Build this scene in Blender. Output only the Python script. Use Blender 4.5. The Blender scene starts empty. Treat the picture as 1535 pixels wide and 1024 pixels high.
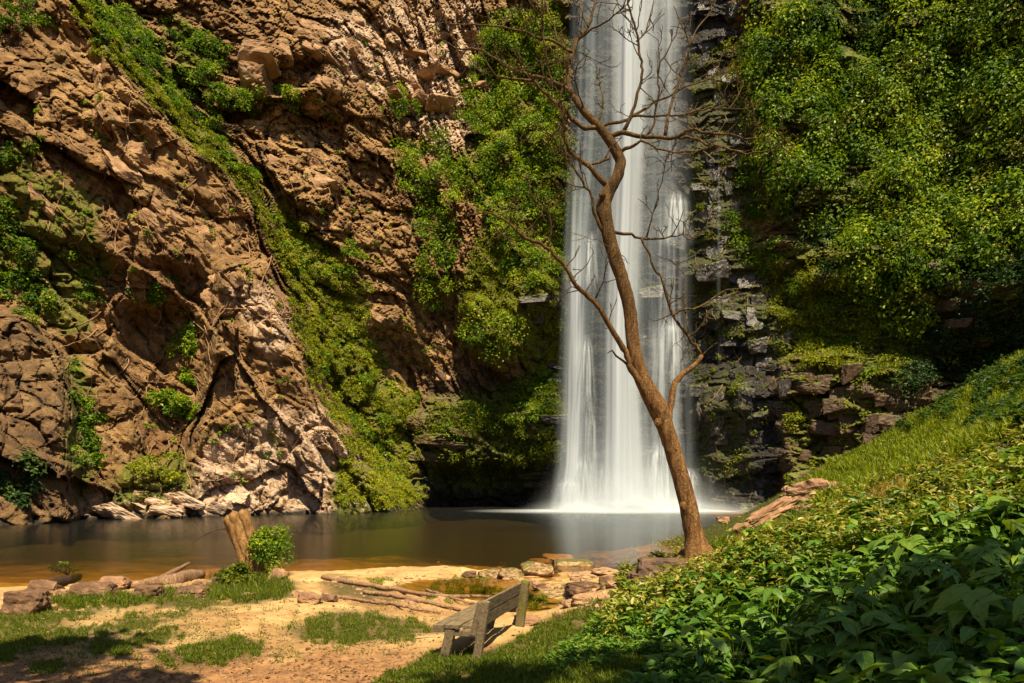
import bpy, bmesh, math, time
import numpy as np
from mathutils import Vector, Matrix
T0 = time.time()
rng = np.random.default_rng(11)
scene = bpy.context.scene
COL = scene.collection

# ------------------------------------------------------------------ camera, sky, sun, exposure
F, CX, HY, CAMZ = 1024.0, 767.5, 735.0, 2.5     # focal length and horizon of the photograph (1535 px wide), eye height
cam = bpy.data.cameras.new("camera")
cam.sensor_width = 36.0
cam.lens = 36.0 * F / 1535.0
cam.shift_y = (HY - 512.0) / 1535.0
cam.clip_start = 0.05
cam.clip_end = 2000.0
camo = bpy.data.objects.new("camera", cam)
COL.objects.link(camo)
camo.location = (0, 0, CAMZ)
camo.rotation_euler = (math.radians(90), 0, 0)
scene.camera = camo

SUN_EL, SUN_AZ = math.radians(61), math.radians(162)     # azimuth clockwise from +Y
SUNV = Vector((math.sin(SUN_AZ) * math.cos(SUN_EL), math.cos(SUN_AZ) * math.cos(SUN_EL), math.sin(SUN_EL)))
world = bpy.data.worlds.new("World")
scene.world = world
world.use_nodes = True
wn = world.node_tree
wn.nodes.clear()
wo = wn.nodes.new("ShaderNodeOutputWorld")
bg = wn.nodes.new("ShaderNodeBackground")
sk = wn.nodes.new("ShaderNodeTexSky")
sk.sky_type = 'NISHITA'
sk.sun_disc = False
sk.sun_elevation = SUN_EL
sk.sun_rotation = SUN_AZ
bg.inputs[1].default_value = 0.05
wn.links.new(sk.outputs[0], bg.inputs[0])
wn.links.new(bg.outputs[0], wo.inputs[0])
sun = bpy.data.lights.new("sun", 'SUN')
sun.energy = 5.0
sun.angle = math.radians(0.5)
sun.color = (1.0, 0.84, 0.58)
suno = bpy.data.objects.new("sun", sun)
COL.objects.link(suno)
suno.rotation_euler = SUNV.to_track_quat('Z', 'Y').to_euler()
suno.location = SUNV * 60
scene.view_settings.view_transform = 'Standard'
scene.view_settings.look = 'None'
scene.view_settings.exposure = 1.22
scene.view_settings.gamma = 1.0
scene.view_settings.use_curve_mapping = False
scene.cycles.max_bounces = 8
scene.cycles.diffuse_bounces = 3
scene.cycles.glossy_bounces = 3
scene.cycles.transparent_max_bounces = 24
scene.cycles.transmission_bounces = 4
scene.cycles.caustics_reflective = False
scene.cycles.caustics_refractive = False

# ------------------------------------------------------------------ numeric helpers
def P(px, py, d):
    """World point seen at photograph pixel (px, py) at distance d."""
    px, py, d = np.broadcast_arrays(np.asarray(px, float), np.asarray(py, float), np.asarray(d, float))
    return np.stack([(px - CX) / F * d, d, CAMZ + (HY - py) / F * d], -1)

def _hash(ix, iy, iz, seed):
    h = (ix.astype(np.int64) * 374761393 + iy.astype(np.int64) * 668265263 + iz.astype(np.int64) * 2147483647 + seed * 974711) & 0xFFFFFFFF
    h = ((h ^ (h >> 13)) * 1274126177) & 0xFFFFFFFF
    h = ((h ^ (h >> 16)) * 2246822519) & 0xFFFFFFFF
    h = h ^ (h >> 15)
    return (h & 0xFFFFFF).astype(np.float32) / 16777216.0

def vnoise(p, seed=0):
    f = np.floor(p)
    t = p - f
    t = t * t * (3 - 2 * t)
    i = f.astype(np.int64)
    r = 0
    for a in (0, 1):
        wx = t[..., 0] if a else 1 - t[..., 0]
        for b in (0, 1):
            wy = t[..., 1] if b else 1 - t[..., 1]
            for c in (0, 1):
                wz = t[..., 2] if c else 1 - t[..., 2]
                r = r + wx * wy * wz * _hash(i[..., 0] + a, i[..., 1] + b, i[..., 2] + c, seed)
    return r * 2 - 1

def fbm(p, octaves=4, seed=0, gain=0.5):
    s, a, r = 1.0, 1.0, 0
    for k in range(octaves):
        r = r + a * vnoise(p * s, seed + k)
        s *= 2.03
        a *= gain
    return r

def worley(p, seed=0):
    f = np.floor(p)
    i = f.astype(np.int64)
    F1 = np.full(p.shape[:-1], 9.0, np.float32)
    F2 = F1.copy()
    ID = np.zeros(p.shape[:-1], np.float32)
    OFF = np.zeros(p.shape, np.float32)
    for a in (-1, 0, 1):
        for b in (-1, 0, 1):
            for c in (-1, 0, 1):
                jx, jy, jz = i[..., 0] + a, i[..., 1] + b, i[..., 2] + c
                o = np.stack([jx + _hash(jx, jy, jz, seed), jy + _hash(jx, jy, jz, seed + 1), jz + _hash(jx, jy, jz, seed + 2)], -1) - p
                d = np.sqrt((o * o).sum(-1))
                n = d < F1
                F2 = np.where(n, F1, np.minimum(F2, d))
                F1 = np.where(n, d, F1)
                ID = np.where(n, _hash(jx, jy, jz, seed + 3), ID)
                OFF = np.where(n[..., None], o, OFF)
    return F1, F2, ID, OFF

def inpoly(px, py, poly):
    r = np.zeros(px.shape, bool)
    n = len(poly)
    for k in range(n):
        x0, y0 = poly[k]
        x1, y1 = poly[(k + 1) % n]
        if y0 == y1:
            continue
        c = ((y0 > py) != (y1 > py)) & (px < (x1 - x0) * (py - y0) / (y1 - y0) + x0)
        r ^= c
    return r

def boxblur(a, r, times=2):
    if r < 1:
        return a
    for _ in range(times):
        for ax in (0, 1):
            pad = [(0, 0), (0, 0)]
            pad[ax] = (r + 1, r)
            c = np.cumsum(np.pad(a, pad, mode='edge'), axis=ax)
            n = a.shape[ax]
            a = (np.take(c, range(2 * r + 1, 2 * r + 1 + n), axis=ax) - np.take(c, range(0, n), axis=ax)) / (2 * r + 1)
    return a

def sstep(a, b, x):
    t = np.clip((x - a) / (b - a), 0, 1)
    return t * t * (3 - 2 * t)

def unit(v):
    return v / np.maximum(np.linalg.norm(v, axis=-1, keepdims=True), 1e-9)

# ------------------------------------------------------------------ object helpers
def mesh_np(name, V, Fc, mat=None, smooth=False, attrs=None):
    """Mesh from an (n,3) array of points and one or more (m,k) arrays of faces; attrs are floats per point."""
    me = bpy.data.meshes.new(name)
    V = np.ascontiguousarray(V, np.float32).reshape(-1, 3)
    Fl = Fc if isinstance(Fc, list) else [Fc]
    loops = np.concatenate([f.reshape(-1) for f in Fl]).astype(np.int32)
    tot = np.concatenate([np.full(len(f), f.shape[1], np.int32) for f in Fl])
    start = np.concatenate([[0], np.cumsum(tot)[:-1]]).astype(np.int32)
    me.vertices.add(len(V))
    me.vertices.foreach_set("co", V.ravel())
    me.loops.add(len(loops))
    me.loops.foreach_set("vertex_index", loops)
    me.polygons.add(len(tot))
    me.polygons.foreach_set("loop_start", start)
    me.polygons.foreach_set("loop_total", tot)
    me.polygons.foreach_set("use_smooth", np.full(len(tot), bool(smooth)))
    for k, v in (attrs or {}).items():
        at = me.attributes.new(k, 'FLOAT', 'POINT')
        at.data.foreach_set("value", np.ascontiguousarray(v, np.float32).ravel())
    me.update(calc_edges=True)
    if mat is not None:
        me.materials.append(mat)
    return me

def link(name, me, parent=None):
    o = bpy.data.objects.new(name, me)
    COL.objects.link(o)
    if parent is not None:
        o.parent = parent
    return o

def tag(o, label=None, cat=None, group=None, kind=None):
    if label: o['label'] = label
    if cat: o['category'] = cat
    if group: o['group'] = group
    if kind: o['kind'] = kind
    return o

def thing(name, label, cat, loc=(0, 0, 0), rotz=0.0, group=None):
    o = bpy.data.objects.new(name, None)
    COL.objects.link(o)
    o.location = tuple(float(c) for c in loc)
    o.rotation_euler = (0, 0, rotz)
    o.empty_display_size = 0.2
    return tag(o, label, cat, group)

def grid_faces(nr, nc):
    i = np.arange(nr * nc).reshape(nr, nc)
    return np.stack([i[:-1, :-1], i[1:, :-1], i[1:, 1:], i[:-1, 1:]], -1).reshape(-1, 4)

# ------------------------------------------------------------------ materials
class M:
    """Small node-graph writer."""
    def __init__(s, name):
        s.m = bpy.data.materials.new(name)
        s.m.use_nodes = True
        s.t = s.m.node_tree
        s.t.nodes.clear()
        s.out = s.n('OutputMaterial')
    def n(s, t, **kw):
        nd = s.t.nodes.new('ShaderNode' + t)
        for k, v in kw.items():
            setattr(nd, k, v)
        return nd
    def set(s, sock, v):
        if isinstance(v, bpy.types.NodeSocket):
            s.t.links.new(v, sock)
        elif isinstance(v, (tuple, list)) and len(v) == 3 and sock.type == 'RGBA':
            sock.default_value = (*v, 1)
        else:
            sock.default_value = v
    def coord(s, which='Object', scale=(1, 1, 1), rot=(0, 0, 0)):
        c = s.n('TexCoord')
        mp = s.n('Mapping')
        s.set(mp.inputs['Vector'], c.outputs[which])
        mp.inputs['Scale'].default_value = scale
        mp.inputs['Rotation'].default_value = rot
        return mp.outputs[0]
    def noise(s, v, scale, detail=5, rough=0.6, dist=0.0):
        a = s.n('TexNoise')
        s.set(a.inputs['Vector'], v)
        a.inputs['Scale'].default_value = scale
        a.inputs['Detail'].default_value = detail
        a.inputs['Roughness'].default_value = rough
        a.inputs['Distortion'].default_value = dist
        return a.outputs[0]
    def vor(s, v, scale, feature='F1', out=0):
        a = s.n('TexVoronoi', feature=feature)
        s.set(a.inputs['Vector'], v)
        a.inputs['Scale'].default_value = scale
        return a.outputs[out]
    def attr(s, name):
        a = s.n('Attribute', attribute_name=name)
        return a.outputs['Fac']
    def math(s, op, a, b=0.0, c=0.0, clamp=False):
        m = s.n('Math', operation=op, use_clamp=clamp)
        s.set(m.inputs[0], a)
        s.set(m.inputs[1], b)
        s.set(m.inputs[2], c)
        return m.outputs[0]
    def mapr(s, v, a, b, c=0.0, d=1.0, smooth=True):
        m = s.n('MapRange')
        if smooth:
            m.interpolation_type = 'SMOOTHSTEP'
        s.set(m.inputs[0], v)
        for k, x in enumerate((a, b, c, d)):
            m.inputs[1 + k].default_value = x
        return m.outputs[0]
    def mix(s, f, a, b, mode='MIX'):
        m = s.n('Mix', data_type='RGBA', blend_type=mode)
        s.set(m.inputs[0], f)
        s.set(m.inputs[6], a)
        s.set(m.inputs[7], b)
        return m.outputs[2]
    def ramp(s, f, stops):
        r = s.n('ValToRGB')
        s.set(r.inputs[0], f)
        e = r.color_ramp.elements
        while len(e) < len(stops):
            e.new(0.5)
        for k, (p, c) in enumerate(stops):
            e[k].position = p
            e[k].color = (*c, 1)
        return r.outputs[0]
    def bump(s, h, strength, dist):
        b = s.n('Bump')
        s.set(b.inputs['Height'], h)
        b.inputs['Strength'].default_value = strength
        b.inputs['Distance'].default_value = dist
        return b.outputs[0]
    def principled(s, col, rough=0.8, normal=None, spec=0.3, **kw):
        p = s.n('BsdfPrincipled')
        s.set(p.inputs['Base Color'], col)
        s.set(p.inputs['Roughness'], rough)
        s.set(p.inputs['Specular IOR Level'], spec)
        if normal is not None:
            s.set(p.inputs['Normal'], normal)
        return p.outputs[0]
    def done(s, sh):
        s.t.links.new(sh, s.out.inputs['Surface'])
        return s.m

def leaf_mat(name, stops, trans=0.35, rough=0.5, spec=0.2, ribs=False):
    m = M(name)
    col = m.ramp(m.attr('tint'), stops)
    if ribs:      # pale midrib and side veins of the broad leaves
        vein = m.math('POWER', m.math('ABSOLUTE', m.math('SINE', m.math('ADD', m.math('MULTIPLY', m.attr('along'), 16.0), m.math('MULTIPLY', m.attr('across'), -5.0)))), 14.0)
        vein = m.math('MAXIMUM', m.math('MULTIPLY', vein, 0.35), m.mapr(m.attr('across'), 0.10, 0.0, 0, 0.8))
        col = m.mix(m.math('MULTIPLY', vein, m.attr('ribbed')), col, (0.20, 0.25, 0.07))
        col = m.mix(m.mapr(m.noise(m.coord(), 3.0, 4, 0.7), 0.5, 0.7, 0, 0.4), col, (0.03, 0.05, 0.008))
    pr = m.principled(col, rough, spec=spec)
    tr = m.n('BsdfTranslucent')
    m.set(tr.inputs[0], m.mix(1.0, col, (1.6, 1.5, 0.5), 'MULTIPLY'))
    mx = m.n('MixShader')
    mx.inputs[0].default_value = trans
    m.t.links.new(pr, mx.inputs[1])
    m.t.links.new(tr.outputs[0], mx.inputs[2])
    return m.done(mx.outputs[0])

def mat_cliff():
    m = M('cliff_rock')
    c = m.coord()
    big = m.noise(c, 0.09, 4, 0.6)
    mid = m.noise(c, 0.55, 6, 0.65, 0.4)
    fine = m.noise(c, 2.6, 6, 0.7)
    col = m.ramp(mid, [(0.25, (0.050, 0.023, 0.006)), (0.41, (0.185, 0.096, 0.029)), (0.55, (0.36, 0.208, 0.074)), (0.75, (0.54, 0.36, 0.165))])
    col = m.mix(m.mapr(big, 0.42, 0.62, 0, 0.65), col, (0.15, 0.07, 0.022))
    col = m.mix(m.mapr(m.noise(c, 4.2, 5, 0.7, 1.2), 0.52, 0.66, 0, 0.75), col, (0.05, 0.027, 0.012))
    col = m.mix(m.mapr(m.noise(c, 3.1, 6, 0.75, 2.0), 0.56, 0.68, 0, 0.6), col, (0.50, 0.36, 0.22))
    streak = m.noise(m.coord('Object', (1, 1, .10)), 0.75, 5, 0.65, 0.5)      # rain stains that run down the rock
    col = m.mix(m.mapr(streak, 0.53, 0.68, 0, 0.62), col, (0.055, 0.032, 0.016))
    col = m.mix(m.mapr(m.noise(m.coord('Object', (1, 1, .25)), 0.5, 5, 0.7, 0.8), 0.58, 0.70, 0, 0.45), col, (0.40, 0.30, 0.19))
    col = m.mix(m.mapr(m.noise(c, 0.33, 5, 0.7, 1.0), 0.54, 0.66, 0, 0.4), col, (0.12, 0.105, 0.03))
    pale = m.math('MULTIPLY', m.attr('pale'), m.mapr(m.noise(c, 1.1, 6, 0.7, 0.8), 0.38, 0.56))
    col = m.mix(pale, col, (0.58, 0.42, 0.29))
    wet = m.attr('wet')  # wet rock, and the shade painted behind the right wall creeper
    wcol = m.ramp(fine, [(0.3, (0.011, 0.010, 0.008)), (0.55, (0.034, 0.030, 0.025)), (0.75, (0.095, 0.082, 0.07))])
    col = m.mix(wet, col, wcol)
    ms = m.math('MULTIPLY', m.attr('moss'), m.mapr(m.noise(c, 1.0, 5, 0.7), 0.34, 0.5))
    mcol = m.ramp(m.noise(c, 2.6, 6, 0.75), [(0.3, (0.030, 0.040, 0.003)), (0.5, (0.105, 0.125, 0.006)), (0.7, (0.24, 0.23, 0.012))])
    col = m.mix(ms, col, mcol)
    h = m.math('ADD', m.math('MULTIPLY', fine, 0.5), m.noise(c, 7.0, 4, 0.7))
    rough = m.math('SUBTRACT', 0.9, m.math('MULTIPLY', wet, m.math('SUBTRACT', 0.55, m.math('MULTIPLY', ms, 0.5))))
    return m.done(m.principled(col, rough, m.bump(h, 1.0, 0.35), 0.35))

def mat_stone(name, a, b, d, scale=3.0, moss=0.0, bd=0.03, rough=0.85, mossc=(0.10, 0.125, 0.015)):
    m = M(name)
    c = m.coord()
    n1 = m.noise(c, scale, 6, 0.7, 0.3)
    col = m.ramp(n1, [(0.28, a), (0.5, b), (0.72, d)])
    col = m.mix(m.mapr(m.noise(c, scale * 7, 4, 0.7), 0.55, 0.7, 0, 0.6), col, a)
    if moss > 0:
        g = m.n('NewGeometry')
        sx = m.n('SeparateXYZ')
        m.set(sx.inputs[0], g.outputs['Normal'])
        k = m.math('ADD', m.math('MULTIPLY', sx.outputs[2], 0.55), m.noise(c, scale * 1.3, 5, 0.7))
        col = m.mix(m.mapr(k, 1.0 - moss, 1.15 - moss), col, m.mix(m.noise(c, scale * 9, 3), (mossc[0] * .45, mossc[1] * .5, mossc[2]), (mossc[0] * 1.5, mossc[1] * 1.4, mossc[2])))
    h = m.math('ADD', n1, m.math('MULTIPLY', m.noise(c, scale * 9, 5, 0.75), 0.5))
    return m.done(m.principled(col, rough, m.bump(h, 0.8, bd), 0.35))

def mat_bark(name, a, b, d, sc=1.0, upper=None):
    m = M(name)
    c = m.coord('Object', (sc, sc, sc * 0.25))
    n1 = m.noise(c, 14, 6, 0.7, 0.4)
    col = m.ramp(n1, [(0.3, a), (0.5, b), (0.7, d)])
    lich = m.mapr(m.noise(m.coord('Object', (sc, sc, sc)), 5, 5, 0.7), 0.56, 0.66, 0, 0.5)
    col = m.mix(lich, col, a)
    cr = m.mapr(m.vor(m.coord('Object', (sc, sc, sc * .3)), 34, 'DISTANCE_TO_EDGE'), 0.0, 0.10, 0.45, 1.0)
    col = m.mix(cr, m.mix(0.5, col, a), col)
    spots = m.mapr(m.noise(m.coord('Object', (sc, sc, sc * .6)), 22, 4, 0.75), 0.58, 0.66)
    col = m.mix(m.math('MULTIPLY', spots, .75), col, (a[0] * .5, a[1] * .5, a[2] * .5))
    if upper:      # the bark colour shifts from orange at the foot to darker tones higher up
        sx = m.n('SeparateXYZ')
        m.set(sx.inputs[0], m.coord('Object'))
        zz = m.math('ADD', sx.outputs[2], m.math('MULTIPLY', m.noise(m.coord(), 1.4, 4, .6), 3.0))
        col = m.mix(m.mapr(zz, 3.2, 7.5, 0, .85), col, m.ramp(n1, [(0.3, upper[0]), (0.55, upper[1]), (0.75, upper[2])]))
    h = m.math('ADD', m.math('ADD', n1, cr), m.noise(m.coord('Object', (sc, sc, sc)), 30, 4, 0.7))
    return m.done(m.principled(col, 0.92, m.bump(h, 0.9, 0.03), 0.15))

def mat_wood(name, a, b, d, moss=0.0):
    m = M(name)
    c = m.coord('Object', (9, 1.1, 9))
    n1 = m.noise(c, 3.2, 6, 0.7, 0.6)
    c2 = m.coord()
    col = m.ramp(n1, [(0.3, a), (0.52, b), (0.75, d)])
    col = m.mix(m.mapr(m.noise(c2, 6, 5, 0.7), 0.5, 0.72, 0, 0.7), col, a)
    if moss:
        col = m.mix(m.mapr(m.noise(c2, 4.5, 5, 0.7), 0.72 - moss, 0.8 - moss), col, m.mix(m.noise(c2, 22, 3), (0.05, 0.05, 0.008), (0.17, 0.15, 0.03)))
    return m.done(m.principled(col, 0.85, m.bump(n1, 0.7, 0.012), 0.25))

def mat_ground():
    m = M('bank_ground')
    c = m.coord()
    n1 = m.noise(c, 0.9, 6, 0.65, 0.3)
    n2 = m.noise(c, 7.0, 6, 0.7)
    sand = m.ramp(n1, [(0.3, (0.24, 0.145, 0.050)), (0.5, (0.37, 0.245, 0.095)), (0.7, (0.48, 0.345, 0.16))])
    soil = m.ramp(n2, [(0.3, (0.10, 0.048, 0.018)), (0.5, (0.23, 0.118, 0.047)), (0.72, (0.36, 0.20, 0.09))])
    col = m.mix(m.math('MAXIMUM', m.attr('soil'), m.mapr(m.noise(c, 0.55, 6, 0.7, 0.8), 0.48, 0.66, 0, 0.75)), sand, soil)
    col = m.mix(m.mapr(n2, 0.56, 0.75, 0, 0.45), col, (0.14, 0.08, 0.04))
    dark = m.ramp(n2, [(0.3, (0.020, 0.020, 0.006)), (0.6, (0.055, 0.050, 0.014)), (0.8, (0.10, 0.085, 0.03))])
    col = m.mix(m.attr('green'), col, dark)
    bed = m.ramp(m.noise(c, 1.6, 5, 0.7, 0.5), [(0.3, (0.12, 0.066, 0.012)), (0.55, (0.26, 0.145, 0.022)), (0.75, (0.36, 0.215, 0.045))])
    bed = m.mix(m.attr('deep'), bed, (0.020, 0.017, 0.008))  # bed painted darker with depth, in place of light absorbed by the water
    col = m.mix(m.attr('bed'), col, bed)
    h = m.math('ADD', n2, m.math('MULTIPLY', m.noise(c, 34.0, 4, 0.75), 0.6))
    return m.done(m.principled(col, 0.92, m.bump(h, 0.8, 0.035), 0.2))

def mat_water(name, tint, rough, bscale, bdist):
    m = M(name)
    c = m.coord('Object', (0.35, 1.6, 1))
    n = m.noise(c, bscale, 4, 0.6, 0.3)
    nm = m.bump(n, 0.35, bdist)
    gl = m.n('BsdfGlossy')
    m.set(gl.inputs['Color'], (0.85, 0.88, 0.88))
    gl.inputs['Roughness'].default_value = rough
    m.set(gl.inputs['Normal'], nm)
    tr = m.n('BsdfTransparent')
    m.set(tr.inputs[0], tint)
    fr = m.n('Fresnel')
    fr.inputs[0].default_value = 1.33
    m.set(fr.inputs['Normal'], nm)
    mx = m.n('MixShader')
    m.set(mx.inputs[0], m.math('MULTIPLY', fr.outputs[0], 0.62))
    m.t.links.new(tr.outputs[0], mx.inputs[1])
    m.t.links.new(gl.outputs[0], mx.inputs[2])
    return m.done(mx.outputs[0])

def mat_veil(name, col=(0.62, 0.68, 0.74), us=26, vs=0.9, lo=0.36, hi=0.66, amin=0.25):
    """White falling water: streaks that run down the sheet, open between them. dens = amount of water per point."""
    m = M(name)
    c = m.n('Attribute', attribute_name='u')
    v = m.n('Attribute', attribute_name='v')
    cb = m.n('CombineXYZ')
    m.set(cb.inputs[0], m.math('MULTIPLY', c.outputs['Fac'], us))
    m.set(cb.inputs[1], m.math('MULTIPLY', v.outputs['Fac'], vs))
    st = m.mapr(m.noise(cb.outputs[0], 1.0, 2.5, 0.5, 0.1), lo, hi, amin, 1.0)
    a = m.math('MULTIPLY', st, m.attr('dens'), clamp=True)
    df = m.n('BsdfDiffuse')
    m.set(df.inputs[0], col)
    tl = m.n('BsdfTranslucent')
    m.set(tl.inputs[0], col)
    m1 = m.n('MixShader')
    m1.inputs[0].default_value = 0.4
    m.t.links.new(df.outputs[0], m1.inputs[1])
    m.t.links.new(tl.outputs[0], m1.inputs[2])
    tp = m.n('BsdfTransparent')
    mx = m.n('MixShader')
    m.set(mx.inputs[0], a)
    m.t.links.new(tp.outputs[0], mx.inputs[1])
    m.t.links.new(m1.outputs[0], mx.inputs[2])
    return m.done(mx.outputs[0])

MAT = dict(
    cliff=mat_cliff(), ground=mat_ground(),
    boulder=mat_stone('brown_boulder', (0.04, 0.02, 0.009), (0.14, 0.075, 0.037), (0.30, 0.175, 0.095), 3.0, 0.0, 0.07),
    pinkrock=mat_stone('pink_boulder', (0.09, 0.045, 0.02), (0.25, 0.135, 0.068), (0.42, 0.26, 0.145), 2.2, 0.0, 0.08),
    darkrock=mat_stone('dark_boulder', (0.04, 0.022, 0.012), (0.10, 0.058, 0.034), (0.19, 0.12, 0.075), 3.0),
    stone=mat_stone('pale_flat_stone', (0.13, 0.065, 0.03), (0.30, 0.175, 0.09), (0.45, 0.30, 0.18), 4.0),
    mossstone=mat_stone('mossy_stone', (0.12, 0.075, 0.03), (0.30, 0.19, 0.09), (0.45, 0.32, 0.19), 4.0, 0.24, mossc=(0.085, 0.085, 0.016)),
    wetblock=mat_stone('wet_block', (0.012, 0.010, 0.008), (0.034, 0.029, 0.024), (0.085, 0.074, 0.066), 0.9, 0.18, 0.16, 0.30),
    brownblock=mat_stone('brown_block', (0.024, 0.013, 0.006), (0.065, 0.036, 0.016), (0.12, 0.07, 0.034), 0.9, 0.18, 0.16, 0.6),
    tanblock=mat_stone('tan_block', (0.10, 0.052, 0.022), (0.27, 0.155, 0.075), (0.42, 0.27, 0.15), 0.8, 0.0, 0.16),
    paleslab=mat_stone('pale_slab', (0.20, 0.12, 0.07), (0.48, 0.33, 0.22), (0.62, 0.46, 0.34), 0.9, 0.0, 0.14),
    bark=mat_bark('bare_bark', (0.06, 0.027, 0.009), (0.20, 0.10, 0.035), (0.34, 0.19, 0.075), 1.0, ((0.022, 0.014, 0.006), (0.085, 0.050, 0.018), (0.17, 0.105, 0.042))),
    limb=mat_bark('limb_bark', (0.035, 0.022, 0.009), (0.105, 0.064, 0.025), (0.20, 0.13, 0.055)),
    twig=mat_bark('twig_bark', (0.04, 0.024, 0.009), (0.105, 0.064, 0.025), (0.19, 0.125, 0.05), 2.0),
    stump=mat_bark('stump_wood', (0.09, 0.045, 0.014), (0.27, 0.145, 0.05), (0.42, 0.255, 0.11), 0.8),
    root=mat_bark('root_wood', (0.16, 0.08, 0.04), (0.38, 0.22, 0.12), (0.52, 0.34, 0.20), 1.5),
    log=mat_bark('log_wood', (0.10, 0.055, 0.03), (0.30, 0.18, 0.10), (0.46, 0.30, 0.19), 1.0),
    darklog=mat_bark('dark_log_wood', (0.025, 0.015, 0.008), (0.06, 0.037, 0.02), (0.12, 0.075, 0.04), 1.0),
    bench=mat_wood('bench_timber', (0.05, 0.037, 0.020), (0.145, 0.108, 0.060), (0.235, 0.18, 0.105), 0.0),
    mossbench=mat_wood('mossy_timber', (0.05, 0.038, 0.018), (0.15, 0.115, 0.055), (0.24, 0.19, 0.09), 0.22),
    veil=mat_veil('falling_water', us=6.5, vs=.4, lo=.28, hi=.76, amin=.42),
    veilthin=mat_veil('thin_water', (0.40, 0.47, 0.53), 11, .6, 0.30, 0.72, 0.25),
    cascade=mat_veil('cascade_water', (0.62, 0.68, 0.73), 12, 2.2, 0.34, 0.68, 0.1),
    foam=mat_veil('foam_water', (0.72, 0.78, 0.82), 3.0, 9.0, 0.25, 0.6, 0.45),
    mist=mat_veil('water_mist', (0.66, 0.72, 0.76), 2.0, 1.5, .2, .7, .55),
    pool=mat_water('pool_water', (0.78, 0.66, 0.40), 0.16, 1.0, 0.05),
    puddle=mat_water('puddle_water', (0.80, 0.74, 0.45), 0.05, 2.0, 0.01),
    creeper=leaf_mat('creeper_leaves', [(0.0, (0.014, 0.042, 0.003)), (0.42, (0.070, 0.145, 0.006)), (0.75, (0.185, 0.26, 0.010)), (1.0, (0.34, 0.37, 0.03))]),
    moss=leaf_mat('moss_leaves', [(0.0, (0.050, 0.066, 0.002)), (0.5, (0.165, 0.205, 0.004)), (1.0, (0.34, 0.32, 0.012))], 0.25),
    shade=leaf_mat('dark_shade_leaves', [(0.0, (0.010, 0.030, 0.008)), (0.5, (0.028, 0.068, 0.016)), (1.0, (0.08, 0.13, 0.025))]),  # dark leaves; on the creeper they carry the shade of gaps and hollows
    grass=leaf_mat('grass_blades', [(0.0, (0.020, 0.042, 0.002)), (0.5, (0.085, 0.120, 0.004)), (1.0, (0.22, 0.22, 0.02))], 0.3),
    slope=leaf_mat('slope_grass', [(0.0, (0.034, 0.064, 0.002)), (0.5, (0.125, 0.170, 0.004)), (1.0, (0.29, 0.29, 0.012))], 0.3),
    dry=leaf_mat('dry_grass', [(0.0, (0.11, 0.085, 0.012)), (0.5, (0.26, 0.18, 0.03)), (1.0, (0.40, 0.29, 0.08))], 0.25),
    under=leaf_mat('undergrowth_leaves', [(0.0, (0.034, 0.058, 0.005)), (0.42, (0.125, 0.150, 0.010)), (0.75, (0.26, 0.25, 0.03)), (1.0, (0.42, 0.36, 0.12))], 0.3, 0.42, 0.35),
    broad=leaf_mat('broad_leaves', [(0.0, (0.016, 0.054, 0.006)), (0.5, (0.066, 0.155, 0.014)), (1.0, (0.17, 0.235, 0.02))], 0.25, 0.45, 0.22, True),
    deadleaf=leaf_mat('dead_leaves', [(0.0, (0.06, 0.03, 0.012)), (0.5, (0.17, 0.09, 0.03)), (1.0, (0.34, 0.22, 0.09))], 0.15),
    algae=leaf_mat('water_weed', [(0.0, (0.07, 0.09, 0.006)), (0.5, (0.15, 0.17, 0.01)), (1.0, (0.26, 0.26, 0.03))], 0.2),
)
# ------------------------------------------------------------------ the cliff (one amphitheatre of rock round the pool)
STEP = 2.0
pxs = np.concatenate([np.arange(-560, -16, 12.0), np.arange(-16, 1552, STEP), np.arange(1552, 2100, 12.0)])
pys = np.concatenate([np.arange(-300, -12, 10.0), np.arange(-12, 800, STEP)])
GX, GY = np.meshgrid(pxs, pys)
nr, nc = GX.shape

WX = np.array([-560, -200, 0, 200, 400, 520, 640, 740, 850, 940, 1040, 1150, 1250, 1350, 1450, 1540, 1800, 2100.0])
WD = np.array([30, 52, 64, 70, 78, 84, 97, 99, 95, 93, 90, 87, 84, 80, 76, 71, 56, 36.0])
hgt = np.clip((768 - GY) / 768, -0.1, 1.5)
lean = np.interp(GX, [-300, 0, 500, 700, 900, 1100, 1350, 1600], [10, 14, 15, 10, 3, 5, 12, 12])
D0 = np.interp(GX, WX, WD) + lean * hgt

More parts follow.
